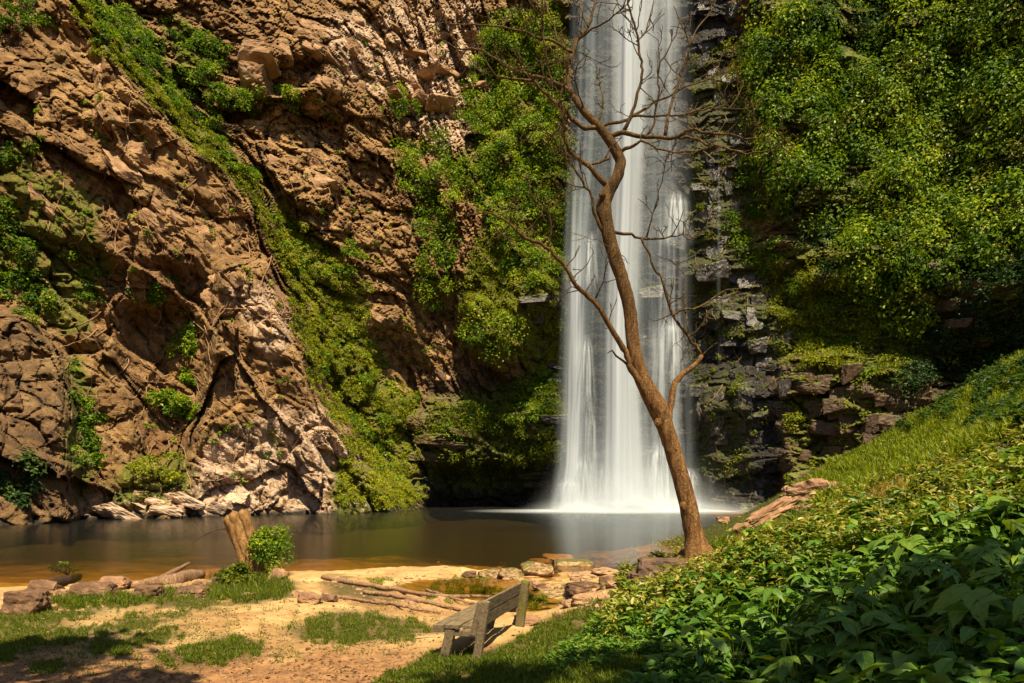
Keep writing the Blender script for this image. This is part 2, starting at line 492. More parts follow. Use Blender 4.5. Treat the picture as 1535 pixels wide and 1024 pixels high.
L1 = [(-700, -400), (60, -400), (100, -150), (150, 20), (235, 130), (290, 180), (390, 290), (415, 370), (440, 430), (475, 560), (540, 680), (640, 762), (660, 830), (-700, 830)]
BUMPS = [  # outline, metres proud of (or behind, if negative) the wall, softness of its edge in pixels
    (L1, 8.0, 18),
    ([(325, 400), (370, 385), (410, 395), (445, 450), (475, 560), (545, 690), (620, 800), (210, 800), (290, 680), (310, 560)], 4.0, 8),
    ([(-400, 440), (40, 460), (90, 520), (112, 640), (110, 800), (-400, 800)], 5.0, 10),
    ([(195, 470), (300, 440), (305, 600), (255, 700), (200, 700)], -3.0, 12),
    ([(135, 60), (170, 55), (245, 135), (300, 230), (320, 300), (240, 280), (150, 190)], 3.0, 7),
    ([(-60, 120), (80, 90), (180, 210), (300, 340), (330, 390), (200, 400), (-60, 330)], 2.0, 12),
    ([(620, 250), (760, 190), (850, 260), (850, 420), (800, 520), (720, 520), (690, 430), (600, 430)], 4.5, 24),
    ([(690, 440), (790, 430), (800, 540), (740, 550), (690, 520)], 2.5, 12),
    ([(540, 490), (640, 510), (650, 600), (600, 590), (560, 560)], -3.5, 10),
    ([(655, 695), (860, 700), (860, 790), (640, 790)], -7.0, 6),
    ([(640, 620), (860, 600), (860, 692), (650, 690)], 3.0, 9),
    ([(375, 60), (500, 30), (520, 150), (420, 180), (380, 130)], 2.5, 10),
    ([(400, 95), (470, 88), (500, 130), (410, 140)], -3.0, 5),
    ([(340, 180), (450, 170), (520, 260), (480, 330), (390, 270)], 2.5, 9),
    ([(560, 170), (610, 170), (610, 215), (560, 210)], -2.0, 8),
    ([(600, 165), (720, 158), (720, 176), (610, 188)], -2.0, 4),
    ([(848, -300), (1035, -300), (1050, 800), (840, 800)], -3.0, 14),
    ([(1030, -300), (1110, -300), (1150, 230), (1160, 420), (1030, 430)], -2.0, 14),
    ([(1150, 30), (1260, -60), (1700, -200), (1700, 460), (1420, 480), (1330, 440), (1220, 400), (1150, 240)], 3.2, 40),
    ([(1215, 70), (1245, 60), (1280, 190), (1250, 200)], -4.0, 8),
    ([(1262, -20), (1345, -20), (1330, 90), (1270, 70)], -4.0, 10),
    ([(1165, 548), (1350, 540), (1500, 620), (1420, 800), (1180, 800)], 3.5, 7),
    ([(1090, 730), (1180, 690), (1200, 800), (1080, 800)], 1.5, 8),
    ([(1340, 450), (1560, 480), (1560, 620), (1390, 610)], -0.5, 18),
    ([(1030, 390), (1170, 360), (1330, 380), (1330, 405), (1030, 420)], 1.8, 5),
    ([(1030, 560), (1170, 552), (1170, 620), (1030, 640)], 1.5, 6),
    ([(1095, 585), (1170, 575), (1180, 700), (1120, 720)], 2.0, 6),
]
ri = int(np.searchsorted(pxs, 0)), int(np.searchsorted(pys, -12))
D = D0.copy()
warp = fbm(np.stack([GX / 60, GY / 60, GX * 0], -1), 3, 50)
warp2 = fbm(np.stack([GX / 60, GY / 60, GX * 0], -1), 3, 60)
for poly, amp, soft in BUMPS:
    msk = inpoly(GX + warp * 12, GY + warp2 * 12, poly).astype(np.float32)
    D -= amp * boxblur(msk, max(1, int(soft / STEP)))

V0 = P(GX, GY, D)
# strata: tilted down to the right on the left wall, nearly level on the right and behind the fall
tl = sstep(560, 900, GX)
sm = boxblur(np.maximum(inpoly(GX + warp * 14, GY + warp2 * 14, L1), inpoly(GX, GY, [(540, 440), (700, 430), (700, 640), (560, 600)]) * .4).astype(np.float32), 10)   # broad smooth faces of the left ridges
ang = np.radians(26 + 26 * sm) * (1 - tl) + np.radians(3) * tl
ca, sa = np.cos(ang), np.sin(ang)
U = V0[..., 0] * ca - V0[..., 2] * sa
W = V0[..., 0] * sa + V0[..., 2] * ca
lat = np.stack([U, V0[..., 1] * 0.7, W * (1.15 + 1.1 * tl)], -1)
lat = lat + 0.9 * np.stack([fbm(V0 / 5.0, 3, 71), fbm(V0 / 5.0, 3, 75), fbm(V0 / 5.0, 3, 79)], -1)
disp = 2.2 * fbm(V0 / 13.0, 4, 5)
tt = rng.normal(size=3)
for sc, am, cr, sd in ((12.0, 2.2, 0.5, 91), (5.0, 1.25, 0.7, 101), (2.3, 0.55, 0.35, 111), (0.95, 0.34, 0.30, 121)):
    f1, f2, idn, off = worley(lat / sc, sd)
    tiltx = (idn * 37.7 % 1.0) - 0.5
    tiltz = (idn * 91.3 % 1.0) - 0.35
    wgt = 1 - ((.80 if sc < 4 else .5 if sc < 8 else 0) * sm)
    disp += wgt * am * ((idn - 0.5) * 1.2 + off[..., 0] * tiltx * 1.0 + off[..., 2] * tiltz * 1.4)
    disp -= wgt * cr * (1 - sstep(0.0, 0.16, f2 - f1)) * (1 - .35 * tl)
# slabs that overlap down the slope of the left ridges
sl = (W + .5 * U * 0 + 2.2 * fbm(V0 / 9, 3, 95)) / 6.5
slf = sl % 1.0
disp += sm * (2.4 * (slf - .5) * sstep(1.0, .93, slf) * (.5 + .8 * _hash(np.floor(sl).astype(np.int64), np.floor(sl).astype(np.int64) * 0, np.floor(sl).astype(np.int64) * 0, 9)))
ck = worley(np.stack([U / 11.0, V0[..., 1] / 9.0, W / 3.2], -1) + .35 * fbm(V0 / 4.5, 3, 99)[..., None], 181)
disp -= (1 - .7 * tl) * .6 * (1 - .35 * sm) * (1 - sstep(0.0, 0.05, ck[1] - ck[0]))
disp += (1 - tl) * .8 * (ck[2] - .5)
sl2 = (U * .35 + W + 1.2 * fbm(V0 / 4, 3, 97)) / 2.3
slf2 = sl2 % 1.0
disp += sm * .55 * (slf2 - .5) * sstep(1.0, .9, slf2)
pits = worley(V0 / np.array([2.0, 2.0, 1.4]) + 0.4 * fbm(V0 / 2, 2, 9)[..., None], 141)
pitmask = sstep(0.0, 0.5, fbm(V0 / 7, 3, 33) + 0.15) * (1 - tl * 0.8)
disp -= 1.5 * (1 - .6 * sm) * pitmask * (1 - sstep(0.10, 0.34, pits[0])) * (pits[2] > 0.35)
pit2 = worley(V0 / 0.8, 151)
disp -= 0.55 * (1 - 0.6 * tl) * (1 - sstep(0.10, 0.34, pit2[0])) * (pit2[2] > 0.55)
disp += 0.34 * (1 - .45 * sm) * (np.abs(fbm(V0 / 1.3, 3, 161)) - .35) + 0.14 * fbm(V0 / 0.5, 2, 165)
# ledges across the fall and the right wall: steps that stick out one below the other
led = V0[..., 2] + 0.8 * fbm(V0 / np.array([4.0, 4.0, 4.0]), 3, 171)
saw = np.abs(((led / 3.1) % 1.0) - 0.15)
disp += tl * (0.5 * (1 - sstep(0.0, 0.4, saw)) - 0.2)
wm = boxblur(inpoly(GX, GY, [(845, -300), (1115, -300), (1150, 300), (1175, 800), (845, 800)]).astype(np.float32), 12)   # the sheer wet wall
disp *= 1 - .5 * wm
damp = 1 - 0.45 * sstep(-16, -200, GX) - 0.45 * sstep(1552, 1700, GX)
disp *= damp
D = D - disp
CV = P(GX, GY, D)
bv = np.stack([boxblur(CV[..., k], 4) for k in range(3)], -1)
du = np.gradient(bv, axis=1)
dv = np.gradient(bv, axis=0)
CN = unit(np.cross(dv, du))
CN *= np.sign((CN * (np.array([0, 0, CAMZ]) - bv)).sum(-1, keepdims=True))

def cmask(polys, edge=14, soft=4, seed=200, scale=26):
    n1 = fbm(np.stack([GX / scale, GY / scale, GX * 0], -1), 4, seed)
    n2 = fbm(np.stack([GX / scale, GY / scale, GX * 0 + 7], -1), 4, seed + 10)
    m = np.zeros(GX.shape, np.float32)
    for p in polys:
        m = np.maximum(m, inpoly(GX + n1 * edge, GY + n2 * edge, p))
    return boxblur(m, max(1, int(soft / STEP)))

GULLY = [(395, 290), (430, 310), (470, 350), (520, 400), (545, 440), (545, 490), (570, 540), (632, 600), (612, 640), (640, 745), (600, 750), (540, 690), (478, 560), (445, 440)]
MOSS_POLYS = [GULLY, [(500, 700), (560, 690), (640, 748), (640, 765), (500, 765)],
    [(640, 600), (850, 560), (850, 700), (760, 735), (640, 725)], [(720, 20), (855, 0), (855, 560), (790, 560), (700, 520), (690, 440), (730, 330), (660, 240), (720, 170)],
    [(1035, 90), (1120, 60), (1160, 250), (1150, 440), (1035, 430)], [(1030, 380), (1340, 370), (1340, 560), (1170, 545), (1030, 470)],
    [(1030, 560), (1110, 560), (1130, 720), (1030, 730)], [(1170, 560), (1350, 545), (1380, 620), (1200, 740)], [(1110, -300), (1800, -300), (1800, 600), (1350, 560), (1150, 300)],
    [(180, 690), (290, 690), (300, 735), (250, 760), (165, 760)], [(0, 200), (60, 260), (140, 300), (170, 420), (130, 500), (60, 470), (0, 420)],
    [(100, 540), (125, 540), (150, 700), (110, 750)], [(100, -20), (210, 20), (290, 150), (400, 290), (370, 290), (240, 170), (130, 50)], [(240, 20), (340, 60), (340, 120), (280, 130)]]
moss = cmask(MOSS_POLYS, 14, 5, 200)
wet = cmask([[(845, -300), (1060, -300), (1120, 200), (1130, 400), (1170, 480), (1170, 800), (790, 800), (800, 520), (845, 430)], [(630, 690), (860, 650), (860, 800), (630, 800)]], 16, 6, 230)
brown = cmask([[(1130, 380), (1560, 380), (1560, 800), (1130, 800)], [(-600, 440), (60, 460), (110, 560), (120, 800), (-600, 800)], [(640, 560), (860, 560), (860, 800), (620, 760)]], 12, 8, 250)
wet = np.maximum(wet, np.where(GX < 300, .30, .62) * brown)
wet = np.maximum(wet, .75 * cmask([[(1110, -300), (2200, -300), (2200, 800), (1350, 700), (1150, 300)]], 12, 10, 260))  # shade of the gaps between creeper clumps, put into the rock colour
wet = np.maximum(wet, sstep(.5, .1, CV[..., 2] + .35 * fbm(CV / 2.0, 2, 290)))
pale = cmask([[(270, 740), (330, 640), (420, 610), (480, 620), (540, 690), (560, 770), (250, 770)], [(480, 20), (720, 0), (730, 190), (640, 240), (600, 150), (500, 110)], [(350, 430), (410, 420), (450, 500), (400, 560)], [(120, 740), (380, 725), (380, 770), (120, 770)]], 16, 6, 270)
cliff_me = mesh_np('cliff', CV, grid_faces(nr, nc), MAT['cliff'], False, dict(moss=moss * 0.95 * (1 - .6 * wm), wet=wet, pale=pale))
cliff = tag(link('cliff', cliff_me), 'tall brown rock cliff curving round the waterfall pool, partly mossy and wet', kind='structure')

def cliff_at(px, py):
    """Point and outward direction of the cliff where the photograph shows pixel (px, py)."""
    px, py = np.asarray(px, float), np.asarray(py, float)
    j = np.clip(np.searchsorted(pxs, px) - 1, 0, nc - 2)
    i = np.clip(np.searchsorted(pys, py) - 1, 0, nr - 2)
    fx = np.clip((px - pxs[j]) / (pxs[j + 1] - pxs[j]), 0, 1)[..., None]
    fy = np.clip((py - pys[i]) / (pys[i + 1] - pys[i]), 0, 1)[..., None]
    p = (CV[i, j] * (1 - fx) + CV[i, j + 1] * fx) * (1 - fy) + (CV[i + 1, j] * (1 - fx) + CV[i + 1, j + 1] * fx) * fy
    return p, CN[i, j]

print('cliff', nr, nc, time.time() - T0)

# ------------------------------------------------------------------ the ground: beach, bank, hillside, pool bed
CPX = [  # photograph pixel, distance
    (1045, 830, 12.0), (1000, 868, 11.6), (960, 925, 10.8), (935, 858, 13.2), (905, 880, 14.2), (870, 905, 13.8), (900, 1024, 7.2),
    (1100, 1050, 6.0), (1300, 1060, 5.0), (1535, 1060, 4.5), (1200, 930, 7.6), (1400, 900, 7.2), (1535, 860, 6.6), (1150, 845, 11.0), (1300, 800, 11.0), (1450, 760, 10.5),
    (1200, 775, 16.0), (1300, 735, 16.0), (1420, 705, 15.0), (1535, 660, 13.0), (1130, 792, 21.0), (1215, 752, 24.0), (1290, 728, 26.0),
    (1195, 726, 36.0), (1250, 695, 39.0), (1340, 646, 43.0), (1400, 606, 45.0), (1535, 530, 47.0), (1350, 690, 30.0), (1450, 640, 33.0), (1535, 600, 32.0), (1450, 668, 22.0), (1535, 632, 20.0),
]
cp = [tuple(P(a, b, d)) for a, b, d in CPX]
cp += [(-0.4, 8.9, .30), (0.15, 10.9, .30), (-2, 8, .3), (-6, 8, .3), (-4, 10.5, .30), (-9, 11, .33), (-7, 14, .27), (-2.2, 13, .27), (-4.2, 15.5, .28), (-5, 5, .42), (2.5, 4.5, .9), (0, 3.5, .62), (0, 0, .9), (0, -8, 1.2),
       (-10, 0, .8), (10, -4, 3.0), (14, 3, 4.0), (12, 9, 4.6), (20, 14, 8), (30, 25, 11), (40, 40, 16), (60, 50, 26), (30, -20, 6), (-30, -20, 2), (-25, 8, 1.2),
       (-13, 15.5, .25), (-10, 17.4, .12), (-7.6, 18.2, .12), (-5.8, 19.6, .16), (-4.0, 21.0, .10), (-1.6, 21.3, .07), (0.2, 20.6, .03),
       (-1.5, 18.0, -.12), (-2.6, 18.2, -.06), (0, 17.0, -.12), (0.6, 15.6, -.06), (-1.0, 16.6, -.10), (-3.6, 17.6, .10), (-2.4, 16.0, .12), (-1.2, 14.6, .18), (0.9, 14.2, -.05), (0.5, 12.6, .16), (1.4, 15.4, .10), (1.1, 17.6, .10), (1.9, 18.2, .10), (3.2, 17.2, .45),
       (-8, 21.5, -.22), (-4.5, 24.0, -.25), (-1, 24.5, -.25), (1.8, 22.0, -.2), (-14, 19, -.2), (-22, 19.5, -.2), (-30, 16, .3),
       (-20, 30, -.8), (-6, 32, -.7), (3, 29, -.8), (6.8, 25.5, -.4), (-35, 45, -1.6), (-10, 50, -1.8), (8, 45, -1.4), (13.0, 42, -.6), (-40, 70, -2), (-15, 75, -2), (10, 70, -2), (19, 64, -.8), (0, 100, -2), (-40, 110, -2), (30, 110, -1), (-80, 60, 0), (28, 62, .6), (23, 54, .3), (17, 48, -.2), (32, 66, .5)]
cp = np.array(cp, float)
_d = np.linalg.norm(cp[:, None, :2] - cp[None, :, :2], axis=-1)
_n = len(cp)
_A = np.zeros((_n + 3, _n + 3))
_A[:_n, :_n] = -_d - np.eye(_n) * 0.02
_A[:_n, _n] = 1
_A[:_n, _n + 1:] = cp[:, :2]
_A[_n:, :_n] = _A[:_n, _n:].T
_w = np.linalg.solve(_A, np.concatenate([cp[:, 2], [0, 0, 0]]))

def h_smooth(x, y):
    x, y = np.broadcast_arrays(np.asarray(x, float), np.asarray(y, float))
    o = np.full(x.shape, _w[_n]) + _w[_n + 1] * x + _w[_n + 2] * y
    for k in range(_n):
        o = o - _w[k] * np.sqrt((x - cp[k, 0]) ** 2 + (y - cp[k, 1]) ** 2)
    return o

def h_at(x, y):
    x, y = np.broadcast_arrays(np.asarray(x, float), np.asarray(y, float))
    q = np.stack([x, y, x * 0], -1)
    h = h_smooth(x, y)
    near = sstep(40, 20, y)
    return h + near * (0.05 * fbm(q / 1.1, 3, 300) + 0.022 * fbm(q / 0.25, 3, 310) + sstep(1.6, 3.2, x) * sstep(17, 13, y) * 0.16 * fbm(q / 1.5, 3, 305)) + (1 - near) * 0.25 * fbm(q / 4, 3, 320)

def spaced(edges):
    out = []
    for a, b, s in edges:
        out.append(np.arange(a, b, s))
    return np.concatenate(out)
gxs = spaced([(-160, -40, 8), (-40, -13, 0.8), (-13, -7, 0.12), (-7, 6, 0.06), (6, 14, 0.16), (14, 46, 0.5), (46, 161, 8)])
gys = spaced([(-120, -8, 8), (-8, 4, 0.6), (4, 7, 0.15), (7, 19, 0.06), (19, 26, 0.12), (26, 50, 0.4), (50, 121, 4)])
HX, HYg = np.meshgrid(gxs, gys)
HZ = h_at(HX, HYg)
HZ = np.where(HYg > 100, np.minimum(HZ, 30), HZ)
# where each ground point lies in the photograph, to lay out sand, soil and grass
_dd = np.maximum(HYg, 0.5)
QX, QY = CX + HX / _dd * F, HY - (HZ - CAMZ) / _dd * F
GRASS_POLYS = [
    [(-60, 928), (60, 912), (120, 900), (240, 892), (330, 880), (420, 865), (445, 885), (350, 897), (300, 912), (200, 908), (120, 926), (60, 948), (-60, 965)],
    [(-80, 965), (60, 945), (150, 938), (240, 922), (300, 912), (250, 935), (180, 948), (120, 964), (-40, 1000), (-80, 1000)],
    [(135, 962), (220, 946), (285, 945), (240, 966), (180, 986), (125, 976)],
    [(230, 992), (290, 965), (340, 952), (392, 962), (388, 986), (320, 998), (250, 1000)],
    [(420, 950), (440, 936), (480, 926), (560, 920), (612, 936), (622, 956), (560, 966), (480, 966)],
    [(470, 914), (560, 925), (640, 934), (665, 946), (600, 948), (500, 930)],
    [(560, 1030), (600, 1006), (650, 986), (745, 976), (800, 942), (870, 905), (960, 870), (1000, 960), (960, 1040)],
    [(305, 895), (325, 852), (370, 838), (430, 858), (445, 890), (380, 905)],
    [(40, 1000), (90, 992), (100, 1004), (50, 1010)], [(170, 925), (230, 920), (220, 928), (175, 932)],
    [(480, 868), (510, 862), (560, 885), (600, 900), (560, 908), (500, 890)]]
BANK_POLY = [(880, 1060), (905, 965), (935, 880), (905, 850), (940, 800), (1040, 790), (1050, 740), (1200, 690), (1340, 630), (1535, 510), (2600, 300), (2600, 1200), (880, 1200)]
qn1 = fbm(np.stack([HX / 0.5, HYg / 0.5, HX * 0], -1), 4, 330)
qn2 = fbm(np.stack([HX / 0.5, HYg / 0.5, HX * 0 + 9], -1), 4, 340)
def gmask(polys, e=9):
    m = np.zeros(HX.shape, np.float32)
    for p in polys:
        m = np.maximum(m, inpoly(QX + qn1 * e * 1.6, QY + qn2 * e * 0.6, p))
    return m * (HYg > 3)
green = boxblur(np.maximum(gmask(GRASS_POLYS, 12) * 0.8, gmask([BANK_POLY], 6)), 2)
green = np.maximum(green, ((HX > 3) & (HYg < 6.5)).astype(np.float32))
soil = sstep(945, 1000, QY + qn1 * 16) * (HYg > 3) + gmask([[(480, 872), (600, 885), (730, 905), (700, 930), (560, 918), (480, 895)]]) * 0.6
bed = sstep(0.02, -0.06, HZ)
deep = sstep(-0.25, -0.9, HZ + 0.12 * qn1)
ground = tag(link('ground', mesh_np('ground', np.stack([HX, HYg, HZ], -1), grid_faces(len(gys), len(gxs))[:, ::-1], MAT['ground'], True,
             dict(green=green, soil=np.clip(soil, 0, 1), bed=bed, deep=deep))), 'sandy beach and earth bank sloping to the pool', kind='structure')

def ground_hit(px, py, lo=3.5, hi=62.0):
    """Where the view ray of photograph pixel (px, py) first meets the ground."""
    px, py = np.asarray(px, float).ravel(), np.asarray(py, float).ravel()
    ds = np.geomspace(lo, hi, 150)
    i_ok = np.full(len(px), -1)
    a = (px - CX) / F
    b = (HY - py) / F
    out = np.full(len(px), np.nan)
    for k in range(1, len(ds)):
        act = np.isnan(out)
        if not act.any():
            break
        x, y = a[act] * ds[k], np.full(act.sum(), ds[k])
        gx = np.clip(np.searchsorted(gxs, x), 1, len(gxs) - 1)
        gy = np.clip(np.searchsorted(gys, y), 1, len(gys) - 1)
        z = HZ[gy, gx]
        below = (CAMZ + b[act] * ds[k]) <= z
        idx = np.where(act)[0][below]
        x0, y0 = a[idx] * ds[k - 1], ds[k - 1]
        g0 = CAMZ + b[idx] * ds[k - 1] - h_lookup(x0, np.full(len(idx), y0))
        g1 = CAMZ + b[idx] * ds[k] - z[below]
        t = np.clip(g0 / np.maximum(g0 - g1, 1e-6), 0, 1)
        out[idx] = ds[k - 1] + t * (ds[k] - ds[k - 1])
    p = np.stack([a * out, out, out * 0], -1)
    ok = ~np.isnan(out)
    p[ok, 2] = h_lookup(p[ok, 0], p[ok, 1])
    return p, ok

def h_lookup(x, y):
    x, y = np.asarray(x, float), np.asarray(y, float)
    j = np.clip(np.searchsorted(gxs, x) - 1, 0, len(gxs) - 2)
    i = np.clip(np.searchsorted(gys, y) - 1, 0, len(gys) - 2)
    fx = np.clip((x - gxs[j]) / (gxs[j + 1] - gxs[j]), 0, 1)
    fy = np.clip((y - gys[i]) / (gys[i + 1] - gys[i]), 0, 1)
    return (HZ[i, j] * (1 - fx) + HZ[i, j + 1] * fx) * (1 - fy) + (HZ[i + 1, j] * (1 - fx) + HZ[i + 1, j + 1] * fx) * fy

def at(px, py):
    p, ok = ground_hit([px], [py])
    return Vector(p[0]) if ok[0] else Vector(P(px, py, 20.0))

# ------------------------------------------------------------------ water
def sheet(name, x0, x1, y0, y1, n, mat, z):
    gx, gy = np.meshgrid(np.linspace(x0, x1, n), np.linspace(y0, y1, n))
    return link(name, mesh_np(name, np.stack([gx, gy, gx * 0 + z], -1), grid_faces(n, n)[:, ::-1], mat))
pool = tag(sheet('pool_water', -90, 40, 18.4, 112, 12, MAT['pool'], 0.0), 'dark olive plunge pool below the waterfall', kind='structure')
puddle = tag(sheet('puddle_water', -3.2, 2.4, 13.0, 18.396, 8, MAT['puddle'], 0.004), 'shallow weedy side pool behind the bench', kind='structure')
print('ground', time.time() - T0)

# ------------------------------------------------------------------ the waterfall
def veil(name, rows, bulge, nu, mat, parent, wav=0.25, seed=0, nv=60, power=1.0):
    """Curtain of falling water. rows: (py, px left, px right, distance, density) from top to bottom."""
    r = np.array(rows, float)
    t = np.linspace(0, 1, nv)
    py = np.interp(t, np.linspace(0, 1, len(r)), r[:, 0])
    l, rr, d, de = (np.interp(py, r[:, 0], r[:, k]) for k in (1, 2, 3, 4))
    u = np.linspace(0, 1, nu)
    UU, T = np.meshgrid(u, t)
    px = l[:, None] + (rr - l)[:, None] * UU
    PYY = np.repeat(py[:, None], nu, 1)
    dd = d[:, None] - bulge * np.sin(np.pi * UU)
    dd = dd + wav * fbm(np.stack([UU * 9, T * 2.0, T * 0 + seed], -1), 3, 400 + seed)
    V = P(px, PYY, dd)
    # the same sheet keeps its true width at every depth: x from its own distance
    dens = de[:, None] * np.clip(np.sin(np.pi * UU), 0, 1) ** power
    dens = dens * (1 + 0.4 * fbm(np.stack([UU * 5, T * 0, T * 0 + seed], -1), 2, 430 + seed))
    return link(name, mesh_np(name, V, grid_faces(nv, nu)[:, ::-1], mat, True, dict(dens=np.clip(dens, 0, 1), u=UU + seed * 3.1, v=T * 1.0 + seed * 1.7)), parent)

fall = thing('waterfall', 'tall white waterfall dropping in silky strands into the pool', 'waterfall', tuple(P(940, 768, 82)))
fall.location.z = 0.0
bpy.context.view_layer.update()
FP = Vector(fall.location)
def fv(*a, **k):
    o = veil(*a, **k)
    o.data.transform(Matrix.Translation(-FP))
    return o
fv('main_column', [(-120, 880, 1018, 85, .80), (0, 884, 1018, 84.5, .80), (150, 886, 1000, 84, .62), (320, 886, 978, 83.5, .52), (500, 884, 972, 83, .58), (640, 880, 988, 82.6, .8), (770, 866, 1004, 82, .95)], 1.2, 70, MAT['veil'], fall, seed=1, power=2.7)
fv('core_strand', [(-120, 900, 985, 83.4, .85), (0, 902, 984, 83, .82), (250, 904, 978, 82.4, .72), (500, 894, 970, 81.6, .92), (770, 886, 982, 80.8, 1)], .8, 50, MAT['veil'], fall, seed=2, power=2.4)
fv('right_strand', [(-120, 958, 1034, 85.5, .8), (0, 960, 1034, 85, .7), (200, 962, 1036, 85, .36), (300, 962, 1036, 85, .18), (420, 962, 1036, 85, .06)], .8, 50, MAT['veil'], fall, seed=3, power=1.8)
fv('left_strand', [(-120, 850, 930, 87, .34), (0, 850, 930, 86.5, .34), (200, 848, 925, 86, .36), (400, 838, 908, 85.2, .5), (560, 832, 902, 84.8, .55), (700, 826, 900, 84.4, .66), (768, 816, 906, 84, .85)], .8, 50, MAT['veilthin'], fall, seed=4, power=1.7)
fv('edge_strand', [(250, 846, 886, 84.6, .0), (400, 842, 886, 84.2, .6), (600, 838, 886, 83.8, .6), (700, 832, 884, 83.4, .7), (768, 818, 884, 83.2, .85)], .4, 30, MAT['veil'], fall, seed=5, power=1.9)
fv('thin_sheet', [(-120, 852, 1044, 88, .5), (0, 852, 1044, 87.6, .42), (300, 846, 1044, 87.2, .30), (500, 844, 1044, 86.8, .28), (770, 838, 1054, 86.2, .65)], 1.0, 70, MAT['veilthin'], fall, seed=6, power=1.1)
fv('right_cascade', [(280, 956, 1040, 85, .0), (340, 956, 1040, 84.5, .4), (480, 954, 1040, 84.2, .3), (520, 952, 1042, 83.6, .6), (620, 948, 1040, 83.4, .42), (700, 950, 1044, 83, .5), (768, 938, 1062, 82.2, .85)], .8, 50, MAT['cascade'], fall, seed=7, power=1.5)
for k, (x0, y0, x1, y1) in enumerate([(868, 345, 902, 440), (858, 500, 896, 620), (975, 470, 1036, 580), (985, 285, 1042, 370), (866, 600, 900, 768), (848, 680, 900, 768), (826, 715, 884, 768), (960, 660, 1014, 768), (996, 700, 1060, 768), (880, 690, 930, 768)]):
    ym = y0 + (y1 - y0) * .22
    low = y1 > 760
    fv('cascade', [(y0, x0 + (x1 - x0) * .3, x1 - (x1 - x0) * .25, 83.6, 0), (ym, x0 + (x1 - x0) * .12, x1 - (x1 - x0) * .1, 82.6, .8), (y1 - (y1 - y0) * .3, x0, x1, 82.2, .6), (y1, x0 - 6, x1 + 6, 81.6, .7 if low else 0)], .7, 30, MAT['cascade'], fall, seed=10 + k, nv=30, power=1.5)
# mist thrown up where the water lands: a cloud of soft round puffs, thicker near the pool
for k in range(6):
    d = 81.6 - k * .9
    yb = HY + 2520 / d
    fv('spray', [(600 + 18 * k, 852 - 8 * k, 1012 + 10 * k, d + 1.0, 0), (690 + 8 * k, 836 - 8 * k, 1036 + 14 * k, d + .5, .08), (740 + 3 * k, 826 - 9 * k, 1050 + 18 * k, d + .2, .24), (yb, 800 - 9 * k, 1076 + 22 * k, d, .5)], 1.6, 50, MAT['mist'], fall, seed=20 + k, nv=30, power=1.6)
# foam spreading over the pool from the foot of the fall
a, b = np.meshgrid(np.linspace(0, 1, 40), np.linspace(0, 1, 30))
fx, fy = -14.0 + 40 * a, 66 + 24 * b
rr = np.sqrt(((fx - 13.8) / 20) ** 2 + ((fy - 82.5) / 13) ** 2)
fo = link('foam', mesh_np('foam', np.stack([fx - FP.x, fy - FP.y, fx * 0 + .03], -1), grid_faces(30, 40)[:, ::-1], MAT['foam'], True,
     dict(dens=np.clip(1.5 * (1 - rr), 0, 1) ** 1.4, u=a * 3, v=b * 2)), fall)
trick = thing('water_trickle', 'thin trickle running down the wet rock right of the waterfall', 'waterfall', tuple(cliff_at(1078, 420)[0]))
TP = Vector(trick.location)
o = veil('trickle', [(165, 1075, 1081, cliff_at(1078, 165)[0][1] - 1.2, .05), (260, 1075, 1080, cliff_at(1078, 165)[0][1] - 1.3, .26), (440, 1073, 1081, cliff_at(1078, 420)[0][1] - 1.5, .14), (560, 1073, 1083, cliff_at(1078, 420)[0][1] - 1.6, .03)], .1, 12, MAT['veilthin'], trick, wav=.25, seed=30, power=1.5)
o.data.transform(Matrix.Translation(-TP))
print('water', time.time() - T0)
# ------------------------------------------------------------------ tubes, stones, timber
def tube(pts, rad, sides=8, jit=0.0, closed=True, r=rng):
    """Skin a polyline with rings; returns points and faces."""
    pts = np.asarray(pts, float)
    rad = np.asarray(rad, float)
    t = unit(np.gradient(pts, axis=0))
    up = np.array([0.0, 1.0, 0.1])
    V = []
    n0 = unit(np.cross(t[0], up))
    for k in range(len(pts)):
        n0 = unit(n0 - t[k] * (n0 @ t[k]))
        b = np.cross(t[k], n0)
        a = np.linspace(0, 2 * np.pi, sides, endpoint=False)
        rr = rad[k] * (1 + jit * r.uniform(-1, 1, sides))
        V.append(pts[k] + np.cos(a)[:, None] * n0 * rr[:, None] + np.sin(a)[:, None] * b * rr[:, None])
    V = np.concatenate(V)
    n = len(pts)
    i = np.arange(n * sides).reshape(n, sides)
    j = np.roll(i, -1, 1)
    Fq = np.stack([i[:-1], j[:-1], j[1:], i[1:]], -1).reshape(-1, 4)
    V = np.concatenate([V, pts[:1] - t[:1] * rad[0] * .3, pts[-1:] + t[-1:] * rad[-1] * .6])
    a0, a1 = n * sides, n * sides + 1
    F3 = np.concatenate([np.stack([np.full(sides, a0), j[0], i[0]], -1), np.stack([np.full(sides, a1), i[-1], j[-1]], -1)])
    return V, Fq, F3

def join(parts):
    V, Q, T, o = [], [], [], 0
    for v, q, t in parts:
        V.append(v); Q.append(q + o); T.append(t + o); o += len(v)
    return np.concatenate(V), [np.concatenate(Q), np.concatenate(T)]

def smooth_line(pts, n):
    """Catmull-Rom through the points."""
    p = np.asarray(pts, float)
    p = np.concatenate([[2 * p[0] - p[1]], p, [2 * p[-1] - p[-2]]])
    out = []
    for t in np.linspace(0, len(p) - 3 - 1e-6, n):
        k = int(t); f = t - k
        a, b, c, d = p[k], p[k + 1], p[k + 2], p[k + 3]
        out.append(.5 * (2 * b + (c - a) * f + (2 * a - 5 * b + 4 * c - d) * f * f + (3 * b - a - 3 * c + d) * f ** 3))
    return np.array(out)

